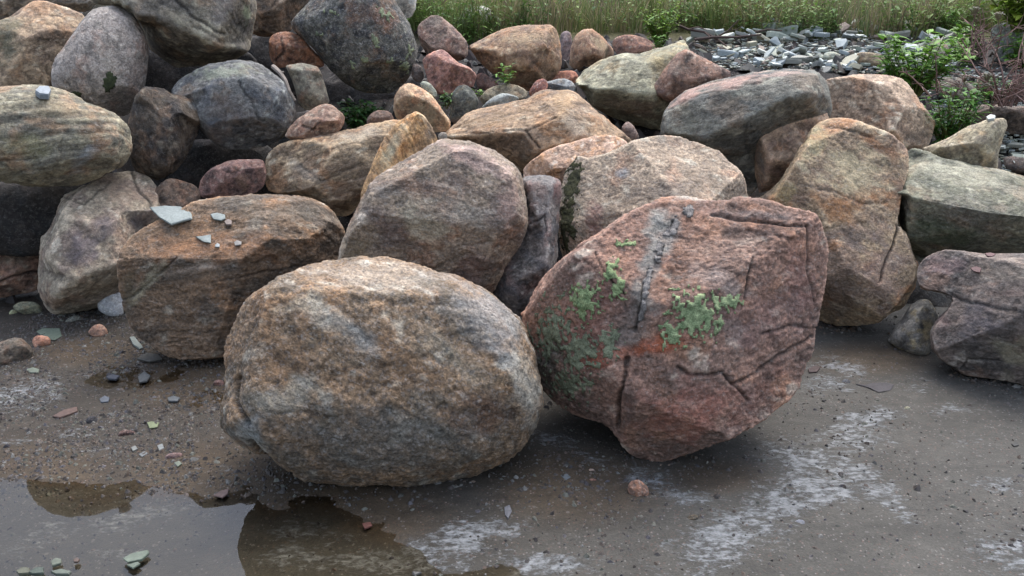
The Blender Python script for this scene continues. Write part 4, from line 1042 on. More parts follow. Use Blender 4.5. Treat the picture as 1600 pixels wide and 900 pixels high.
# ---- stones lying on the wet ground
GS = 'loose stones on the wet ground'
def stone(label, outline, pal, zb=0.0, key=None, **kw):
    a = dict(th=.75, tb=.8, cuts=6, cutd=.08, rough=.8, res=1.0, sink=.008, group=GS, zb=zb, key=key)
    a.update(kw)
    return rock('stone', label, 'stone', outline, None, pal=pal, **a)
stone('smooth whitish round stone between the pale beige and the brown boulder', '150,482 158,461 172,453 186,454 194,470 193,496 180,497 164,492', ((170, 172, 176), (156, 158, 164), (164, 162, 160), (196, 196, 198)), cuts=1, lump=.5)
stone('dark brown lump of rock on the ground at the left edge', '-25,545 0,534 30,525 50,543 53,556 38,566 10,572 -20,568', ((104, 92, 80), (84, 76, 68), (104, 84, 70), (124, 114, 100)))
stone('orange-pink stone lying against the flat green slate', '49,530 59,523 79,526 79,541 68,546 53,544', ((170, 122, 100), (150, 106, 88), (168, 116, 90), (186, 154, 134)))
stone('reddish-brown stone in front of the pale beige boulder', '136,519 146,508 158,505 169,516 169,526 154,529 142,525', ((146, 112, 94), (122, 96, 84), (148, 106, 84), (160, 138, 120)))
stone('rust-red fist-sized stone alone on the sand in front of the red boulder', '979,766 984,752 998,748 1012,760 1015,771 1006,783 992,781', ((138, 102, 84), (114, 90, 78), (142, 100, 76), (164, 144, 128)), cuts=12, lump=1.4)
stone('small blue-grey pebble on the pale silt at the lower right', '1238,818 1246,811 1258,813 1259,822 1250,827 1241,825', ((116, 118, 126), (98, 100, 110), (112, 110, 112), (140, 144, 150)))
stone('small dark brown stone right of the rust-red one, on pale silt', '1068,812 1078,804 1090,803 1093,813 1082,820 1071,818', ((74, 66, 54), (58, 54, 46), (78, 64, 50), (96, 88, 74)))
stone('small dark elongated stone lying across the pale silt at the right', '1202,752 1210,749 1222,757 1220,763 1209,760', ((66, 62, 58), (54, 52, 50), (70, 60, 52), (88, 84, 78)))
stone('dark blue-grey pebble beside the flat dark chip, right of the red boulder', '1311,597 1320,591 1330,595 1329,602 1316,603', ((84, 86, 92), (68, 70, 76), (84, 80, 80), (104, 106, 110)))
stone('small greenish-grey stone on the bare ground at the right', '1410,640 1416,633 1424,637 1424,645 1414,646', ((126, 126, 108), (108, 108, 94), (124, 114, 94), (146, 146, 128)))
stone('black round pebble, left of the front boulder', '133,656 141,649 151,651 153,662 143,667 135,664', ((44, 44, 50), (36, 36, 42), (48, 44, 46), (64, 64, 68)), cuts=2)
stone('dark flat black stone just below the black round pebble', '138,674 146,670 160,673 161,677 150,679 140,678', ((48, 46, 44), (38, 38, 38), (52, 46, 42), (66, 64, 60)))
stone('dark maroon stone, left of the front boulder', '183,680 190,671 205,672 215,676 213,682 196,686 186,685', ((86, 62, 58), (68, 54, 52), (92, 64, 56), (108, 90, 84)))
stone('maroon wedge of stone nearest the front boulder at left', '256,714 266,707 286,707 287,712 276,722 262,724', ((116, 92, 90), (96, 80, 80), (118, 88, 82), (136, 118, 112)))
stone('small red-brown stone left of the rust-red one, on the sand', '917,753 923,746 935,750 938,757 926,759', ((122, 88, 76), (104, 78, 70), (126, 86, 70), (140, 118, 106)))
stone('small pale pinkish stone behind the small red-brown one', '914,738 922,731 931,734 931,742 920,743', ((156, 136, 124), (138, 120, 110), (156, 126, 108), (176, 162, 152)))
stone('black pebble on the sand below the rust-red stone', '1025,797 1031,793 1037,796 1035,800 1028,801', ((56, 52, 52), (46, 44, 44), (58, 50, 48), (74, 70, 68)), cuts=2)
stone('small dark red rock at the foot of the front boulder on its left', '331,598 340,592 351,595 351,604 338,605', ((110, 80, 74), (92, 72, 68), (114, 78, 68), (128, 106, 98)))
stone('grey slab of stone in front of the dark undercut, at left', '84,497 100,486 116,487 118,493 100,499', ((122, 122, 112), (104, 104, 98), (120, 112, 98), (144, 146, 134)))
stone('smaller grey stone just right of the grey slab below the dark undercut', '98,504 110,494 125,492 128,500 112,508', ((116, 116, 108), (98, 100, 94), (114, 106, 94), (138, 140, 130)))
stone('olive slab of stone lying below the low reddish boulder', '18,480 30,471 55,471 68,482 66,492 44,494 26,487', ((122, 120, 98), (104, 104, 88), (120, 110, 88), (142, 142, 118)))
stone('small yellow-green stone beside the olive slab', '12,489 20,482 29,488 28,494 16,495', ((150, 150, 116), (130, 132, 104), (146, 138, 104), (168, 168, 138)))

# ---- growths on the boulders, each a crust on its boulder
crust('red', 'lichen', [(1085, 492, 48, 42, 25), (1135, 472, 26, 14, -10), (1050, 520, 20, 26, 0)], ((164, 176, 132), (112, 130, 92)), .005, .06, nscale=.016, dens=1.35, label='bright green lichen patch right of the grey vein')
crust('red', 'lichen', [(915, 472, 26, 32, 0), (955, 425, 15, 26, 15), (965, 450, 14, 20, 0), (978, 382, 22, 7, 0)], ((160, 172, 124), (108, 128, 88)), .005, .1, nscale=.016, dens=1.35, label='bright green lichen patches left of the grey vein')
crust('red', 'lichen', [(862, 520, 36, 60, 20), (905, 550, 48, 50, 0), (890, 600, 50, 30, 20), (950, 540, 25, 40, 0)], ((140, 144, 116), (100, 106, 86)), .003, .26, nscale=.022, dens=1.3, label='dull dark green lichen at the lower left')
crust('red', 'mineral_vein', [(1075, 330, 10, 14, 30), (1050, 357, 9, 22, 35), (1030, 392, 9, 26, 20), (1012, 440, 7, 34, 12), (1003, 490, 6, 26, 8)], ((150, 144, 138), (96, 92, 88)), .007, .12, nscale=.03, dens=.9, label='crumbly pale grey mineral vein')
crust('mossy', 'moss', [(893, 290, 14, 48, 10), (888, 340, 16, 50, 4)], ((66, 66, 42), (44, 44, 32)), .003, .1, label='dark green moss down the left flank')
crust('egg', 'moss', [(171, 128, 13, 20, 15), (118, 147, 12, 6, 10)], ((74, 82, 56), (54, 60, 44)), .002, .12, nscale=.014, dens=.4, label='dark green moss spot')
crust('lichen', 'lichen', [(570, 93, 10, 9, 0), (632, 104, 12, 14, -20), (588, 70, 8, 9, 0), (497, 52, 8, 8, 0), (550, 102, 8, 8, 0), (612, 95, 8, 6, 0), (520, 20, 20, 8, 10), (600, 22, 22, 9, 30), (640, 80, 8, 16, 0), (585, 60, 20, 5, 40)], ((144, 150, 116), (110, 118, 98)), .004, .25, nscale=.02, dens=1.1, label='pale green lichen spots')

# grit and broken stone washed up against the feet of the boulders on the ground
def foot_gravel():
    rs = np.random.default_rng(77)
    P = []
    for k in ('front', 'red', 'brown', 'beigeL', 'tall', 'purple'):
        W = ROCKS[k]['W']
        gz = bank(W[:, 0], W[:, 1])
        near = W[(np.abs(W[:, 2] - gz) < .03) & (gz < .05)]
        if len(near) == 0: continue
        q = near[rs.integers(0, len(near), 520)]
        P.append(q[:, :2] + rs.normal(scale=.035, size=(len(q), 2)))
    P = np.concatenate(P); n = len(P)
    s = np.clip(rs.lognormal(math.log(.011), .6, n), .004, .04)
    pal = np.array([lin(c) for c in ((84, 74, 64), (70, 66, 62), (98, 84, 72), (62, 56, 52), (104, 102, 96))])
    C = pal[rs.integers(0, len(pal), n)] * rs.uniform(.5, 1.0, (n, 1))
    V, F, C = tiny_stones(np.column_stack([P, bank(P[:, 0], P[:, 1]) + flat_relief(P[:, 0], P[:, 1])]), s, C, rs)
    o = link('foot_gravel', mesh_np('foot_gravel', V, F, C), mat=M_GRAVEL)
    tag(o, 'wet gravel gathered round the feet of the front boulders', kind='stuff')
foot_gravel()
# ------------------------------------------------------------------ flat slates
def slab_mesh(name, pts, thick, col, nrm=(0, 0, 1), seed=0):
    """a flat broken slab: top outline pts (n x 3) with chipped, undercut edges"""
    rs = np.random.default_rng(seed)
    pts = np.asarray(pts, float); n = len(pts)
    nrm = np.asarray(nrm, float); nrm /= np.linalg.norm(nrm)
    c = pts.mean(0)
    top = c + (pts - c) * rs.uniform(.9, .97, (n, 1)) + nrm * thick
    mid = pts + nrm * thick * rs.uniform(.45, .8, (n, 1))
    bot = c + (pts - c) * rs.uniform(.88, .99, (n, 1)) - nrm * thick * .2
    ct = c + nrm * thick * rs.uniform(.95, 1.2)
    V = np.concatenate([top, mid, bot, [ct], [c - nrm * thick * .2]])
    F = []
    for i in range(n):
        j = (i + 1) % n
        F += [(i, j, 3 * n), (n + i, n + j, j, i), (2 * n + i, 2 * n + j, n + j, n + i), (2 * n + j, 2 * n + i, 3 * n + 1)]
    C = np.repeat(np.asarray(col)[None], len(V), 0) * rs.uniform(.85, 1.1, (len(V), 1))
    return V, F, C

def slate_on(label, outline, thick, col, on=None, group=None, name='slate_plate', cat='slate', tilt=0.0):
    """a slate lying on a boulder (on = its key) or on the ground"""
    pl = np.array(spec_pts(outline))
    if on:
        R = ROCKS[on]
        PX = R['PX']; vis = ((EYE - R['W']) * 1).sum(1) > -9
        hits = []
        tree = R.get('bvh')
        if tree is None:
            me = R['o'].data
            Fq = face_arrays(me)
            tree = R['bvh'] = BVHTree.FromPolygons([tuple(v) for v in R['W']], [tuple(f) for f in Fq])
        for p in pl:
            h = tree.ray_cast(Vector(EYE), Vector(ray(*p)))
            if h[0] is not None: hits.append((np.array(h[0]), np.array(h[1]), p))
        c0 = np.mean([h[0] for h in hits], 0); nn = np.mean([h[1] for h in hits], 0)
        A = np.array([h[0] for h in hits]) - c0
        u_, s_, vt = np.linalg.svd(A)
        pn = vt[2] if len(hits) >= 3 else nn
        if pn @ nn < 0: pn = -pn
        nn = pn + nn / np.linalg.norm(nn); nn /= np.linalg.norm(nn)
        nn = nn + np.array([0, 0, .8]); nn /= np.linalg.norm(nn)
        # the plate lies in a plane through the support, lifted so it rests on the highest bumps
        up = max(0, max((h[0] - c0) @ nn for h in hits)) * .5
        pts = []
        for p in pl:
            rd = ray(*p); t = ((c0 + nn * up - EYE) @ nn) / (rd @ nn)
            pts.append(EYE + rd * t)
    else:
        nn = np.array([0, 0, 1.0])
        pts = [ground_hit(*p, zoff=.008)[0] for p in pl]
        pts = [np.array([q[0], q[1], q[2] + .001]) for q in pts]
    pts = np.array(pts)
    base = pts.mean(0)
    q = pts - base
    # counter-clockwise seen along nn
    area = sum(np.cross(q[i], q[(i + 1) % len(q)]) @ nn for i in range(len(q)))
    if area < 0: q = q[::-1]
    V, F, C = slab_mesh(name, q, thick * .6, (lin(col) if on else desat(lin(col)) * .36 + .02), nn, seed=len(bpy.data.objects))
    o = link(name, mesh_np(name, V, F, C), mat=M_SLATE)
    o.location = base
    tag(o, label, cat, group)
    return o

SP = 'slates lying on boulders'
slate_on('large pale blue-green slate plate on the left end of the long brown boulder', '234,326 258,323 283,325 300,334 301,344 288,347 268,353 250,342', .016, (126, 132, 127), 'brown', SP)
slate_on('narrow pale slate plate at the back of the brown boulder, right of the large plate', '329,336 340,334 352,337 353,343 346,346 334,344', .012, (126, 132, 127), 'brown', SP)
slate_on('triangular pale slate chip in the middle of the brown boulder', '306,371 317,370 330,368 330,381 318,379', .01, (126, 132, 127), 'brown', SP)
slate_on('small pinkish chip just in front of the narrow plate on the brown boulder', '351,348 357,344 363,347 362,353 354,353', .014, (120, 108, 100), 'brown', SP, 'stone_chip', 'stone')
slate_on('tiny pale chip right of the triangular one on the brown boulder', '366,380 371,377 378,379 377,384 368,385', .01, (128, 124, 118), 'brown', SP, 'stone_chip', 'stone')
slate_on('tiny whitish chip below the triangular one on the brown boulder', '336,384 340,381 344,383 343,387 337,387', .008, (140, 144, 142), 'brown', SP, 'stone_chip', 'stone')
slate_on('small blue-grey stone lying on top of the banded ellipsoid boulder', '55,148 62,141 76,141 80,147 76,154 62,153', .035, (130, 136, 140), 'banded', SP, 'stone_chip', 'stone')
slate_on('small white stone on the tip of the triangular tan boulder', '1541,186 1548,182 1556,184 1554,189 1544,190', .02, (164, 166, 158), 'triangle', SP, 'stone_chip', 'stone')
slate_on('thin dark purple flake on the flat purple-pink boulder', '1516,420 1526,417 1534,420 1531,427 1522,425', .008, (96, 72, 70), 'purple', SP, 'stone_flake', 'slate')
slate_on('second, smaller flake at the back edge of the purple-pink boulder', '1539,397 1548,396 1556,398 1550,402 1542,401', .007, (100, 76, 74), 'purple', SP, 'stone_flake', 'slate')

GF = 'flat flakes on the wet ground'
def flake(label, outline, col, thick=.008, cat='slate'):
    slate_on(label, outline, thick, col, None, GF, 'stone_flake', cat)
flake('flat pale green slate behind the orange-pink stone', '57,520 66,515 94,515 97,527 86,533 72,531', (146, 164, 140), .012)
flake('long red-brown flake on the gravel, left of the black pebble', '82,653 100,643 121,638 122,645 108,650 94,655', (126, 94, 82), .012)
flake('leaf-shaped pale green flake left of the front boulder', '230,662 237,660 249,662 246,669 234,671', (154, 168, 122))
flake('dark wide flat flake on the ground right of the red boulder', '1336,601 1350,604 1360,600 1385,599 1397,602 1392,611 1372,614 1358,607', (76, 70, 78), .006)
flake('red flat chip on the brown sand below the front boulder', '566,820 579,818 582,823 570,828', (150, 84, 66))
flake('large green slate in the puddle', '192,876 206,868 232,862 234,867 222,877 200,882', (140, 156, 136), .012)
flake('small broken green slate touching the large one in the puddle', '198,885 216,880 220,883 208,890', (132, 148, 130), .008)
flake('small green slate near the bottom left of the puddle', '80,880 88,875 97,877 96,883 82,887', (130, 140, 122), .012)
flake('olive slate at the bottom edge, left end', '26,896 36,890 47,891 47,899 30,900', (122, 124, 100), .014)
flake('dark green slate at the bottom edge beside the olive one', '46,898 56,891 69,890 69,899 52,900', (92, 108, 94), .014)
flake('long green-grey slate at the bottom edge, right of the dark green one', '80,896 96,892 112,896 108,900 88,900', (126, 138, 124), .012)
flake('little brown chip in the puddle', '115,877 120,873 125,876 122,880 116,880', (120, 96, 84))
flake('pinkish flake under shallow water left of the front boulder', '333,776 346,768 358,765 356,773 348,779', (140, 108, 100), .006)
flake('pale grey chip left of the maroon wedge', '205,701 212,698 216,703 208,707', (158, 162, 160))
flake('pale blue-grey chip in the pale chip cluster by the maroon wedge', '217,712 226,707 232,710 222,716', (146, 152, 156))
flake('pale chip behind the maroon wedge', '246,698 254,695 257,702 249,706', (158, 164, 166))
flake('pale green chip in front of the maroon wedge', '272,725 280,722 285,726 278,731', (148, 160, 142))
flake('small pale green slate on the left gravel', '41,579 52,576 62,579 60,584 46,584', (142, 154, 136), .01)
flake('blue-grey slate chip on the gravel between the brown boulder and the puddle', '156,626 164,621 172,624 170,630 158,631', (118, 126, 140), .012)
flake('grey-blue slate chip near the front boulder on the left gravel', '262,624 272,621 282,624 278,629 264,629', (126, 132, 138), .012)
flake('triangular grey chip standing out on the gravel below the brown boulder', '216,591 226,582 236,590 230,597 218,600', (122, 126, 128), .014)
flake('dark blue slate chip on the gravel in front of the brown boulder', '166,591 176,587 188,589 182,595 170,594', (84, 90, 106), .012)
flake('pale slate against the lower left edge of the brown boulder', '203,529 210,528 224,545 218,547 208,540', (164, 176, 172), .014)
flake('grey slate lying just beneath the brown boulder', '214,562 230,553 248,556 254,563 234,567', (116, 112, 104), .012)
flake('thin black flake on the sand at the right, near the edge', '1580,695 1588,693 1592,697 1584,699', (60, 60, 58), .006)
flake('small pale blue chip under the front boulder on the right sand', '876,744 886,742 892,747 884,752', (140, 150, 158), .006)
flake('pale lilac flake on the sand below the front boulder', '788,794 796,790 800,800 794,812 789,806', (150, 150, 160), .006)
flake('small maroon flake left of the red boulder base at the right', '1262,578 1274,573 1282,576 1276,583 1264,584', (96, 70, 66), .01)

# ---- the heap of slates on the bank behind, right
def in_poly_px(poly, n, rs):
    poly = np.array(poly, float)
    out = []
    while len(out) < n:
        p = rs.uniform(poly.min(0), poly.max(0), (n, 2))
        out += list(p[inside(poly, p)])
    return np.array(out[:n])

HEAP = [(1085, 66), (1150, 62), (1240, 50), (1350, 54), (1460, 60), (1500, 72), (1490, 130), (1445, 120), (1390, 118), (1290, 118), (1240, 112), (1130, 112), (1085, 90)]
HEAP2 = [(1562, 205), (1600, 200), (1640, 215), (1640, 290), (1600, 275), (1556, 268)]
def slates():
    rs = np.random.default_rng(11)
    protos = []
    cols = [(158, 162, 146), (136, 142, 130), (164, 170, 164), (124, 124, 114), (150, 146, 126), (106, 108, 104), (142, 150, 150), (122, 108, 96), (178, 180, 170)]
    for k in range(27):
        n = rs.integers(5, 8)
        a = np.sort(rs.uniform(0, 2 * np.pi, n) * .35 + np.arange(n) * 2 * np.pi / n * .9)
        rad = rs.uniform(.55, 1, n)
        q = np.column_stack([np.cos(a) * rad, np.sin(a) * rad * rs.uniform(.45, .75), np.zeros(n)]) * .5
        V, F, C = slab_mesh('slate_shard', q, rs.uniform(.07, .17), lin(cols[k % len(cols)]) * 1.0, seed=k)
        protos.append((V, F, C, mesh_np('slate_shard', V, F, C)))
        protos[-1][3].materials.append(M_SLATE)
    tones = ['pale grey-green', 'grey-green', 'pale bluish', 'grey', 'olive-grey', 'dark grey', 'blue-grey', 'brownish', 'whitish']
    p1 = in_poly_px(HEAP, 270, rs); p2 = in_poly_px(HEAP2, 26, rs)
    allp = np.concatenate([p1, p2])
    for i, p in enumerate(allp):
        P, t = ground_hit(*p)
        far = i < len(p1)
        s = rs.choice([.06, .085, .12, .155, .21, .28], p=[.16, .24, .25, .19, .11, .05]) if far else rs.choice([.05, .07, .1, .14])
        top = far and p[1] < 78
        if top: s *= 1.25
        pk = rs.integers(len(protos)); me = protos[pk][3]
        o = bpy.data.objects.new('slate_shard', me); COL.objects.link(o)
        o.scale = (s, s, s * rs.uniform(.7, 1.3))
        o.location = P + np.array([0, 0, rs.uniform(.01, .05) + (.04 if top else 0)])
        o.rotation_euler = (rs.normal(.16, .3), rs.normal(0, .3), rs.uniform(0, 6.28))
        tone = tones[pk % len(cols)]
        if far:
            zone = 'left end' if p[0] < 1200 else 'middle' if p[0] < 1330 else 'right end'
            row = 'along its top edge' if p[1] < 72 else 'halfway down' if p[1] < 94 else 'on its lower slope'
            lab = f'{tone} {"slab" if s > .16 else "shard"} of slate at the {zone} of the heap, {row}'
        else:
            lab = f'{tone} slate shard in the loose patch at the right edge'
        tag(o, lab, 'slate', 'slate shards in the heap below the grass' if far else 'slate shards at the right edge')
    # the small ones nobody could count
    ps = np.concatenate([in_poly_px(HEAP, 2600, rs), in_poly_px(HEAP2, 260, rs), in_poly_px([(1440, 150), (1480, 110), (1600, 110), (1640, 240), (1560, 200), (1470, 200)], 900, rs)])
    Vs, Fs, Cs, off = [], [], [], 0
    for p in ps:
        # closed-form march on the bank, coarse is fine for pieces this small
        d = ray(*p); ts = np.linspace(3.5, 12, 400); Q = EYE[None] + ts[:, None] * d[None]
        k = int(np.argmax(Q[:, 2] <= bank(Q[:, 0], Q[:, 1]))); P = Q[k]
        V, F, C, _ = protos[rs.integers(len(protos))]
        s = rs.uniform(.025, .075)
        a = rs.uniform(0, 6.28); b = rs.normal(0, .35)
        R = np.array([[math.cos(a), -math.sin(a), 0], [math.sin(a), math.cos(a), 0], [0, 0, 1]]) @ np.array([[1, 0, 0], [0, math.cos(b), -math.sin(b)], [0, math.sin(b), math.cos(b)]])
        Vs.append((V * s) @ R.T + P + np.array([0, 0, rs.uniform(0, .03)]))
        Fs += [tuple(i + off for i in f) for f in F]; off += len(V)
        Cs.append(C * rs.uniform(.6, 1.1))
    o = link('slate_rubble', mesh_np('slate_rubble', np.concatenate(Vs), Fs, np.concatenate(Cs)), mat=M_SLATE)
    tag(o, 'small slate rubble filling the heap below the grass', kind='stuff')
slates()
# ------------------------------------------------------------------ plants
class MB:
    def __init__(s): s.V, s.F, s.C = [], [], []
    def leaf(s, p, d, up, ln, wd, col, fold=.25, droop=.2):
        """a pointed leaf of six faces bent along its length"""
        p, d, up = (np.asarray(q, float) for q in (p, d, up))
        d = d / np.linalg.norm(d)
        sd = np.cross(d, up); k = np.linalg.norm(sd)
        if k < 1e-4: sd = np.array([1.0, 0, 0])
        else: sd = sd / k
        u = np.cross(sd, d)
        b = len(s.V)
        rows = [(0, .12), (.3, 1), (.65, .8), (1, 0.03)]
        for t, w in rows:
            c = p + d * ln * t - np.array([0, 0, droop * ln * t * t])
            s.V += [c - sd * wd * w * .5 + u * fold * wd * w * .5, c, c + sd * wd * w * .5 + u * fold * wd * w * .5]
            s.C += [col] * 3
        for i in range(3):
            a = b + 3 * i
            s.F += [(a, a + 1, a + 4, a + 3), (a + 1, a + 2, a + 5, a + 4)]
    def tube(s, pts, r0, r1, col, k=4):
        pts = [np.asarray(p, float) for p in pts]
        b = len(s.V); n = len(pts)
        for i, p in enumerate(pts):
            d = pts[min(i + 1, n - 1)] - pts[max(i - 1, 0)]
            d = d / (np.linalg.norm(d) + 1e-9)
            e = np.cross(d, [.3, .9, .1]); e /= np.linalg.norm(e) + 1e-9
            g = np.cross(d, e)
            r = r0 + (r1 - r0) * i / (n - 1)
            for j in range(k):
                a = 2 * math.pi * j / k
                s.V.append(p + e * math.cos(a) * r + g * math.sin(a) * r); s.C.append(col)
        for i in range(n - 1):
            for j in range(k):
                a, c = b + i * k + j, b + i * k + (j + 1) % k
                s.F.append((a, c, c + k, a + k))
    def build(s, name, mat, parent=None, base=None):
        V = np.array(s.V)
        if base is not None: V = V - np.asarray(base)
        return link(name, mesh_np(name, V, s.F, np.array(s.C)), parent, mat)

def empty(name, loc):
    o = bpy.data.objects.new(name, None); COL.objects.link(o)
    o.location = loc; o.empty_display_size = .05
    return o

def bent(p, d, ln, n, rs, bend=.25, grav=.15):
    pts = [np.array(p, float)]
    d = np.array(d, float); d /= np.linalg.norm(d)
    for i in range(n):
        d = d + rs.normal(scale=bend, size=3) * .3 - np.array([0, 0, grav / n]); d /= np.linalg.norm(d)
        pts.append(pts[-1] + d * ln / n)
    return pts

def leafy(name, label, cat, base, h, stems, leaf, cols, rs, spread=.5, per=12, wd=.35, group=None):
    """weed: stems from one root with leaves set along them"""
    base = np.array(base)
    o = empty(name, base); tag(o, label, cat, group)
    st, lf = MB(), MB()
    for k in range(stems):
        a = rs.uniform(0, 6.28); e = rs.uniform(.1, spread)
        hh = h * rs.uniform(.6, 1)
        pts = bent(base + np.array([math.cos(a), math.sin(a), 0]) * h * .08 * rs.uniform(0, 1), (math.cos(a) * e, math.sin(a) * e, 1), hh, 6, rs)
        st.tube(pts, h * .010 + .001, .0012, lin((92, 96, 52)))
        for j in range(per):
            t = rs.uniform(.15, 1) * 5.99
            i = int(t); p = pts[i] + (pts[i + 1] - pts[i]) * (t - i)
            b = rs.uniform(0, 6.28)
            c = lin(cols[rs.integers(len(cols))]) * rs.uniform(.75, 1.25)
            ln = leaf * rs.uniform(.6, 1.15)
            lf.leaf(p, (math.cos(b), math.sin(b), rs.uniform(-.1, .7)), (0, 0, 1), ln, ln * wd, c, droop=rs.uniform(.1, .5))
    st.build('stem', M_STEM, o, base)
    f = lf.build('foliage', M_LEAF, o, base); f['kind'] = 'stuff'
    return o

def at_depth(px, py, d):
    return EYE + ray(px, py) * d

rs = np.random.default_rng(21)
LG = [(96, 134, 52), (80, 118, 46), (114, 150, 62)]
DG = [(60, 94, 44), (48, 78, 38), (72, 106, 50)]
YG = [(128, 150, 50), (112, 140, 52), (146, 160, 64)]
leafy('weed_clump', 'clump of dark green small-leaved weeds in the hollow under the lichen-spotted boulder', 'weed', at_depth(562, 204, 4.75), .22, 30, .05, DG, rs, 1.2, 20, .5)
leafy('weed', 'bright green upright weed at the foot of the blocky brown boulder', 'weed', at_depth(793, 133, 4.6), .13, 5, .06, LG, rs, .5, 9, .25)
leafy('fern_tuft', 'little green fern tuft beside the dark upright rock', 'weed', at_depth(697, 170, 4.4), .11, 6, .045, DG, rs, .8, 10, .3)
leafy('weed', 'tiny green weed right of the dark upright rock', 'weed', at_depth(748, 152, 4.55), .06, 4, .03, LG, rs, .7, 6, .5)
leafy('shrub', 'bright green leafy shrub growing through the slate heap', 'shrub', at_depth(1428, 150, 5.3), .42, 26, .085, LG, rs, .95, 24, .42)
leafy('shrub', 'green leafy shrub between the pale tan and the triangular boulder', 'shrub', at_depth(1478, 232, 4.75), .36, 28, .06, [(70, 112, 44), (58, 96, 40), (90, 128, 52)], rs, .7, 18, .4)
leafy('shrub', 'yellow-green bush at the top right corner above the grey boulder', 'shrub', at_depth(1590, 50, 6.8), .55, 34, .12, YG, rs, .9, 20, .32)
leafy('shrub', 'bright green bushy plant at the edge of the grass, right of the low reddish boulder', 'shrub', at_depth(1030, 74, 6.5), .34, 34, .06, [(104, 136, 48), (84, 122, 46), (120, 146, 58)], rs, .6, 16, .35)
leafy('weed', 'small green weed in front of the low reddish boulder\'s right end', 'weed', at_depth(1026, 76, 6.0), .12, 5, .06, LG, rs, .6, 6, .3)
leafy('weed', 'low green plant at the feet of the dried weeds, above the dark brown rock', 'weed', at_depth(1500, 95, 5.9), .16, 8, .06, LG, rs, .9, 10, .4)

leafy('weed', 'broad green weed between the leafy shrub and the grey corner boulder, behind the dried weeds', 'weed', ground_hit(1515, 98)[0], .3, 20, .08, LG, rs, .9, 14, .4)
leafy('weed', 'fresh green weed at the foot of the yellow-green bush, right of the grey corner boulder', 'weed', ground_hit(1592, 112)[0], .28, 18, .08, LG, rs, .9, 14, .4)
leafy('weed', 'dark green weed under the dried tangle, beside the broken grey rock', 'weed', ground_hit(1545, 158)[0], .2, 18, .06, DG, rs, 1.0, 14, .45)
leafy('weed', 'small leafy weed at the back right corner of the slate heap', 'weed', ground_hit(1472, 62)[0], .3, 16, .07, LG, rs, .7, 14, .35)
# dried weed with curling stalks and pale seed heads
def dried_bush(label, base, h, n, lean, seed, heads=0):
    rs = np.random.default_rng(seed)
    base = np.array(base)
    o = empty('dried_weed', base); tag(o, label, 'dried weed')
    st = MB(); tw = MB()
    for k in range(n):
        a = rs.normal(lean, .9); e = rs.uniform(.2, 1.3)
        c = lin((122, 98, 90)) * rs.uniform(.6, 1.3)
        pts = bent(base + rs.normal(scale=.04, size=3) * (1, 1, 0), (math.sin(a) * e, rs.normal(-.1, .4), 1), h * rs.uniform(.5, 1.1), 9, rs, .35, .6)
        st.tube(pts, .005, .0018, c, 4)
        for j in range(7):
            i = rs.integers(3, 9)
            q = bent(pts[i], rs.normal(size=3) * (1, 1, .6) + (0, 0, .4), h * rs.uniform(.1, .3), 4, rs, .6, .3)
            tw.tube(q, .0025, .0012, c * rs.uniform(.7, 1.3), 3)
    st.build('stalk', M_STEM, o, base)['kind'] = 'stuff'
    tw.build('twig', M_STEM, o, base)['kind'] = 'stuff'
    return o
dried_bush('tangle of dried purple-brown weeds arching over the right edge above the dark brown rock', at_depth(1568, 165, 5.0), .42, 30, .2, 3)
dried_bush('sparse dried purple weed with a bent stalk beside the leafy shrub', at_depth(1478, 150, 4.9), .22, 7, -.7, 5)
dried_bush('upright dried mauve weed standing in front of the grey corner boulder', at_depth(1522, 88, 5.6), .32, 12, 0, 9)

def seed_head(label, px, py, d, rpx, root, seed):
    """umbel of a wild carrot: stalk, rays and a dome of tiny florets"""
    rs = np.random.default_rng(seed)
    top = at_depth(px, py, d); r = rpx / FPX * d
    rt = at_depth(root[0], root[1], d + .1)
    o = empty('seed_head', rt); tag(o, label, 'seed head', 'seed heads above the dried weeds')
    m = MB()
    c1 = top - np.array([0, 0, r * 1.1])
    m.tube([rt, rt * .5 + c1 * .5 + np.array([.02, 0, .02]), c1], .003, .002, lin((110, 96, 78)))
    fl = MB()
    for k in range(46):
        a = rs.uniform(0, 6.28); q = math.sqrt(rs.uniform()) 
        p = top + np.array([math.cos(a) * q * r, math.sin(a) * q * r, (1 - q * q) * r * .45 + rs.normal() * r * .1])
        m.tube([c1, c1 * .45 + p * .55 + np.array([0, 0, -.1 * r]), p], .0012, .0008, lin((122, 112, 92)), 3)
        for j in range(3):
            b = rs.uniform(0, 6.28)
            fl.leaf(p, (math.cos(b), math.sin(b), .5), (0, 0, 1), r * .3, r * .24, lin((176, 172, 160)) * rs.uniform(.7, 1.1))
    m.build('stalk', M_STEM, o, rt)
    fl.build('floret_cluster', M_LEAF, o, rt)['kind'] = 'stuff'
seed_head('pale seed head highest and leftmost in the grass at the top right', 1524, 15, 5.6, 7, (1520, 80), 1)
seed_head('round pale seed head in front of the yellow-green bush', 1561, 23, 5.6, 6, (1556, 90), 2)
seed_head('round pale seed head against the dried tangle, right of centre', 1543, 118, 4.9, 7, (1548, 175), 3)
seed_head('pale seed head left of the round one, at the foot of the dried tangle', 1508, 121, 4.9, 6, (1515, 180), 4)
seed_head('small brownish seed head just below the round one', 1542, 133, 4.85, 5, (1545, 180), 5)
seed_head('pale seed head hanging lowest, by the green shrub', 1467, 175, 4.75, 7, (1475, 215), 6)

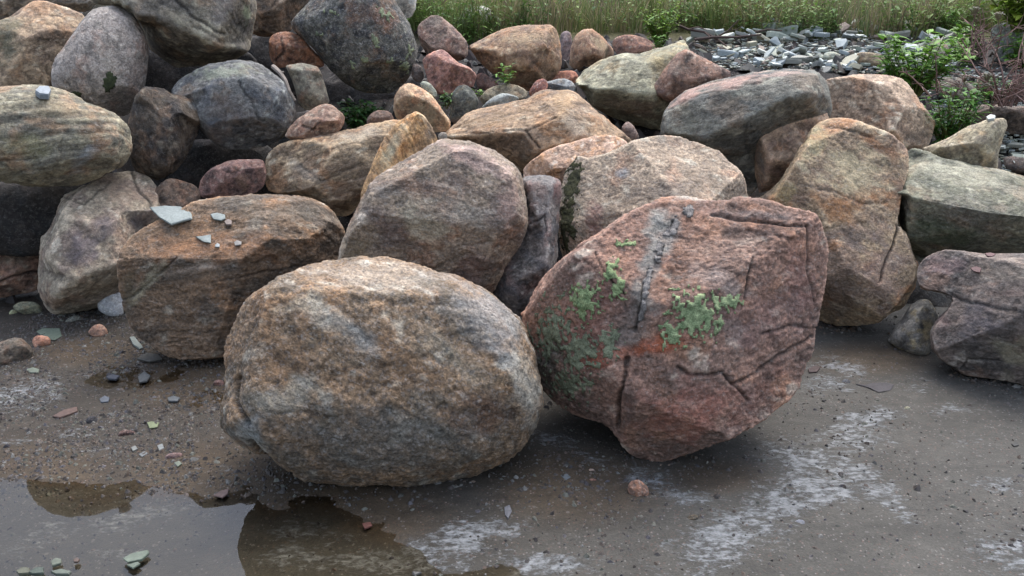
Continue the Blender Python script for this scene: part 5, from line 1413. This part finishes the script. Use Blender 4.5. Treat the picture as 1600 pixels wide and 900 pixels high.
# twigs and a stick
def stick(name, label, pts, r, col, cat='stick', group=None, fork=()):
    P = [at_depth(*p) for p in pts]
    b = P[0]
    o = empty(name, b); tag(o, label, cat, group)
    m = MB(); m.tube(P, r, r * .55, lin(col), 6); m.build('stem', M_STEM, o, b)
    for f in fork:
        q = MB(); q.tube([at_depth(*p) for p in f], r * .6, r * .3, lin(col), 5); q.build('branch', M_STEM, o, b)
stick('stick', 'bare grey stick lying down the right side of the dark bluish boulder', [(427, 104, 4.0), (438, 114, 3.93), (446, 126, 3.9), (452, 142, 3.88), (461, 157, 3.88)], .012, (130, 120, 110), fork=[[(438, 114, 3.93), (444, 112, 3.92)]])
TW = 'dark twigs at the foot of the grass'
stick('twig', 'longest dark bent twig at the grass edge, reaching left above the greenish boulder', [(1052, 36, 6.6), (1075, 46, 6.6), (1100, 50, 6.6), (1122, 62, 6.6), (1135, 72, 6.5)], .011, (72, 58, 52), 'twig', TW, [[(1075, 46, 6.6), (1090, 42, 6.6), (1104, 47, 6.6)], [(1100, 50, 6.6), (1110, 58, 6.55), (1108, 66, 6.5)]])
stick('twig', 'dark twig running level above the left end of the slate heap', [(1085, 62, 6.5), (1115, 58, 6.5), (1150, 58, 6.5), (1190, 54, 6.5)], .012, (66, 54, 50), 'twig', TW)
stick('twig', 'dark twig slanting up into the grass left of the big slates', [(1120, 58, 6.6), (1138, 48, 6.6), (1155, 30, 6.6)], .008, (70, 60, 52), 'twig', TW, [[(1138, 48, 6.6), (1152, 46, 6.6), (1160, 40, 6.6)]])
stick('twig', 'short dark twig at the base of the grass above the middle of the slate heap', [(1180, 50, 6.6), (1200, 46, 6.6), (1222, 48, 6.6)], .009, (66, 56, 50), 'twig', TW)

# the meadow on top of the bank: blades, tall dry stems with seed tufts, broad weeds
def meadow():
    rs = np.random.default_rng(33)
    Vs, Fs, Cs, off = [], [], [], 0
    def strips(P, H, Wd, lean, cols, tipw=.12):
        nonlocal off
        n = len(P)
        a = rs.uniform(0, 2 * np.pi, n)
        sd = np.stack([np.cos(a), np.sin(a) * .4, np.zeros(n)], -1)
        ld = rs.normal(size=(n, 3)) * lean; ld[:, 2] = 0
        rows = []
        for t, w in ((0, 1), (.4, .85), (.75, .6), (1, tipw)):
            c = P + np.array([0, 0, 1]) * (H * t * (1 - .12 * t))[:, None] + ld * (H * t * t)[:, None]
            rows += [c - sd * (Wd * w)[:, None] * .5, c + sd * (Wd * w)[:, None] * .5]
        V = np.stack(rows, 1).reshape(-1, 3)
        b = np.arange(n)[:, None] * 8
        F = np.concatenate([b + np.array([[0, 1, 3, 2]]), b + np.array([[2, 3, 5, 4]]), b + np.array([[4, 5, 7, 6]])], 0)
        C = np.repeat(cols, 8, 0)
        Vs.append(V); Fs.append(F + off); Cs.append(C); off += len(V)
    def spots(n, y0, y1, near=1.0):
        y = y0 + (y1 - y0) * rs.uniform(size=n) ** near
        x = rs.uniform(-.35, .95, n) * y * .72 + .0
        y = y + .25 * np.sin(x * 1.7) + .12 * np.sin(x * 5)
        return np.column_stack([x, y, bank(x, y)])
    pal = np.array([lin(c) for c in ((96, 112, 62), (118, 124, 76), (140, 132, 92), (150, 138, 108), (82, 102, 56), (126, 112, 96), (108, 118, 76))])
    P = spots(26000, 7.15, 15, 1.7)
    n = len(P)
    patch = fbm(P * .9 + 5, 3)
    ci = np.clip((patch * 1.6 + .6) / 1.2 * 7 + rs.normal(scale=1.2, size=n), 0, 6).astype(int)
    C = pal[ci] * rs.uniform(.6, 1.3, (n, 1))
    strips(P, rs.uniform(.14, .46, n) * (.7 + .8 * np.clip(fbm(P * 1.7 + 30, 2) + .35, 0, 1)), rs.uniform(.005, .011, n), .28, C)
    # dry stems with mauve-brown seed tufts
    P = spots(3600, 7.2, 14, 1.5); n = len(P)
    c = np.array([lin((132, 112, 92)), lin((118, 98, 92)), lin((150, 138, 104))])[rs.integers(0, 3, n)] * rs.uniform(.7, 1.1, (n, 1))
    H = rs.uniform(.35, .62, n)
    strips(P, H, np.full(n, .005), .12, c, .7)
    # seed tufts and broad leaves as small crossed leaves
    m = MB()
    for k in range(1700):
        i = rs.integers(n); p = P[i] + np.array([0, 0, H[i] * rs.uniform(.72, .95)])
        m.leaf(p + rs.normal(scale=.012, size=3), rs.normal(size=3) * (1, 1, .5) + (0, 0, 1.2), (.3, 1, 0), rs.uniform(.03, .07), rs.uniform(.012, .022), c[i] * 1.1, droop=.2)
    lp = [lin(q) for q in ((92, 124, 56), (108, 136, 66), (80, 112, 52), (126, 142, 80))]
    for k in range(3600):
        q = spots(1, 7.1, 11.5, 1.6)[0]
        if fbm(np.array([q]) * .8 + 50, 2)[0] < -.02 and rs.uniform() < .75: continue
        hh = rs.uniform(.12, .46); cc = lp[rs.integers(4)] * rs.uniform(.75, 1.2)
        for j in range(6):
            a = rs.uniform(0, 6.28)
            m.leaf(q + np.array([rs.normal() * .02, rs.normal() * .02, hh * (.35 + .65 * j / 5)]), (math.cos(a), math.sin(a), rs.uniform(-.1, .6)), (0, 0, 1), rs.uniform(.05, .1), rs.uniform(.018, .034), cc, droop=.3)
    V2 = np.array(m.V); F2 = np.array(m.F) + off
    Vs.append(V2); Cs.append(np.array(m.C)); Fs.append(F2)
    o = link('meadow_grass', mesh_np('meadow_grass', np.concatenate(Vs), np.concatenate(Fs), np.concatenate(Cs)), mat=M_LEAF)
    tag(o, 'unmown meadow of green and dry grass on top of the bank', 'grass', kind='stuff')
meadow()
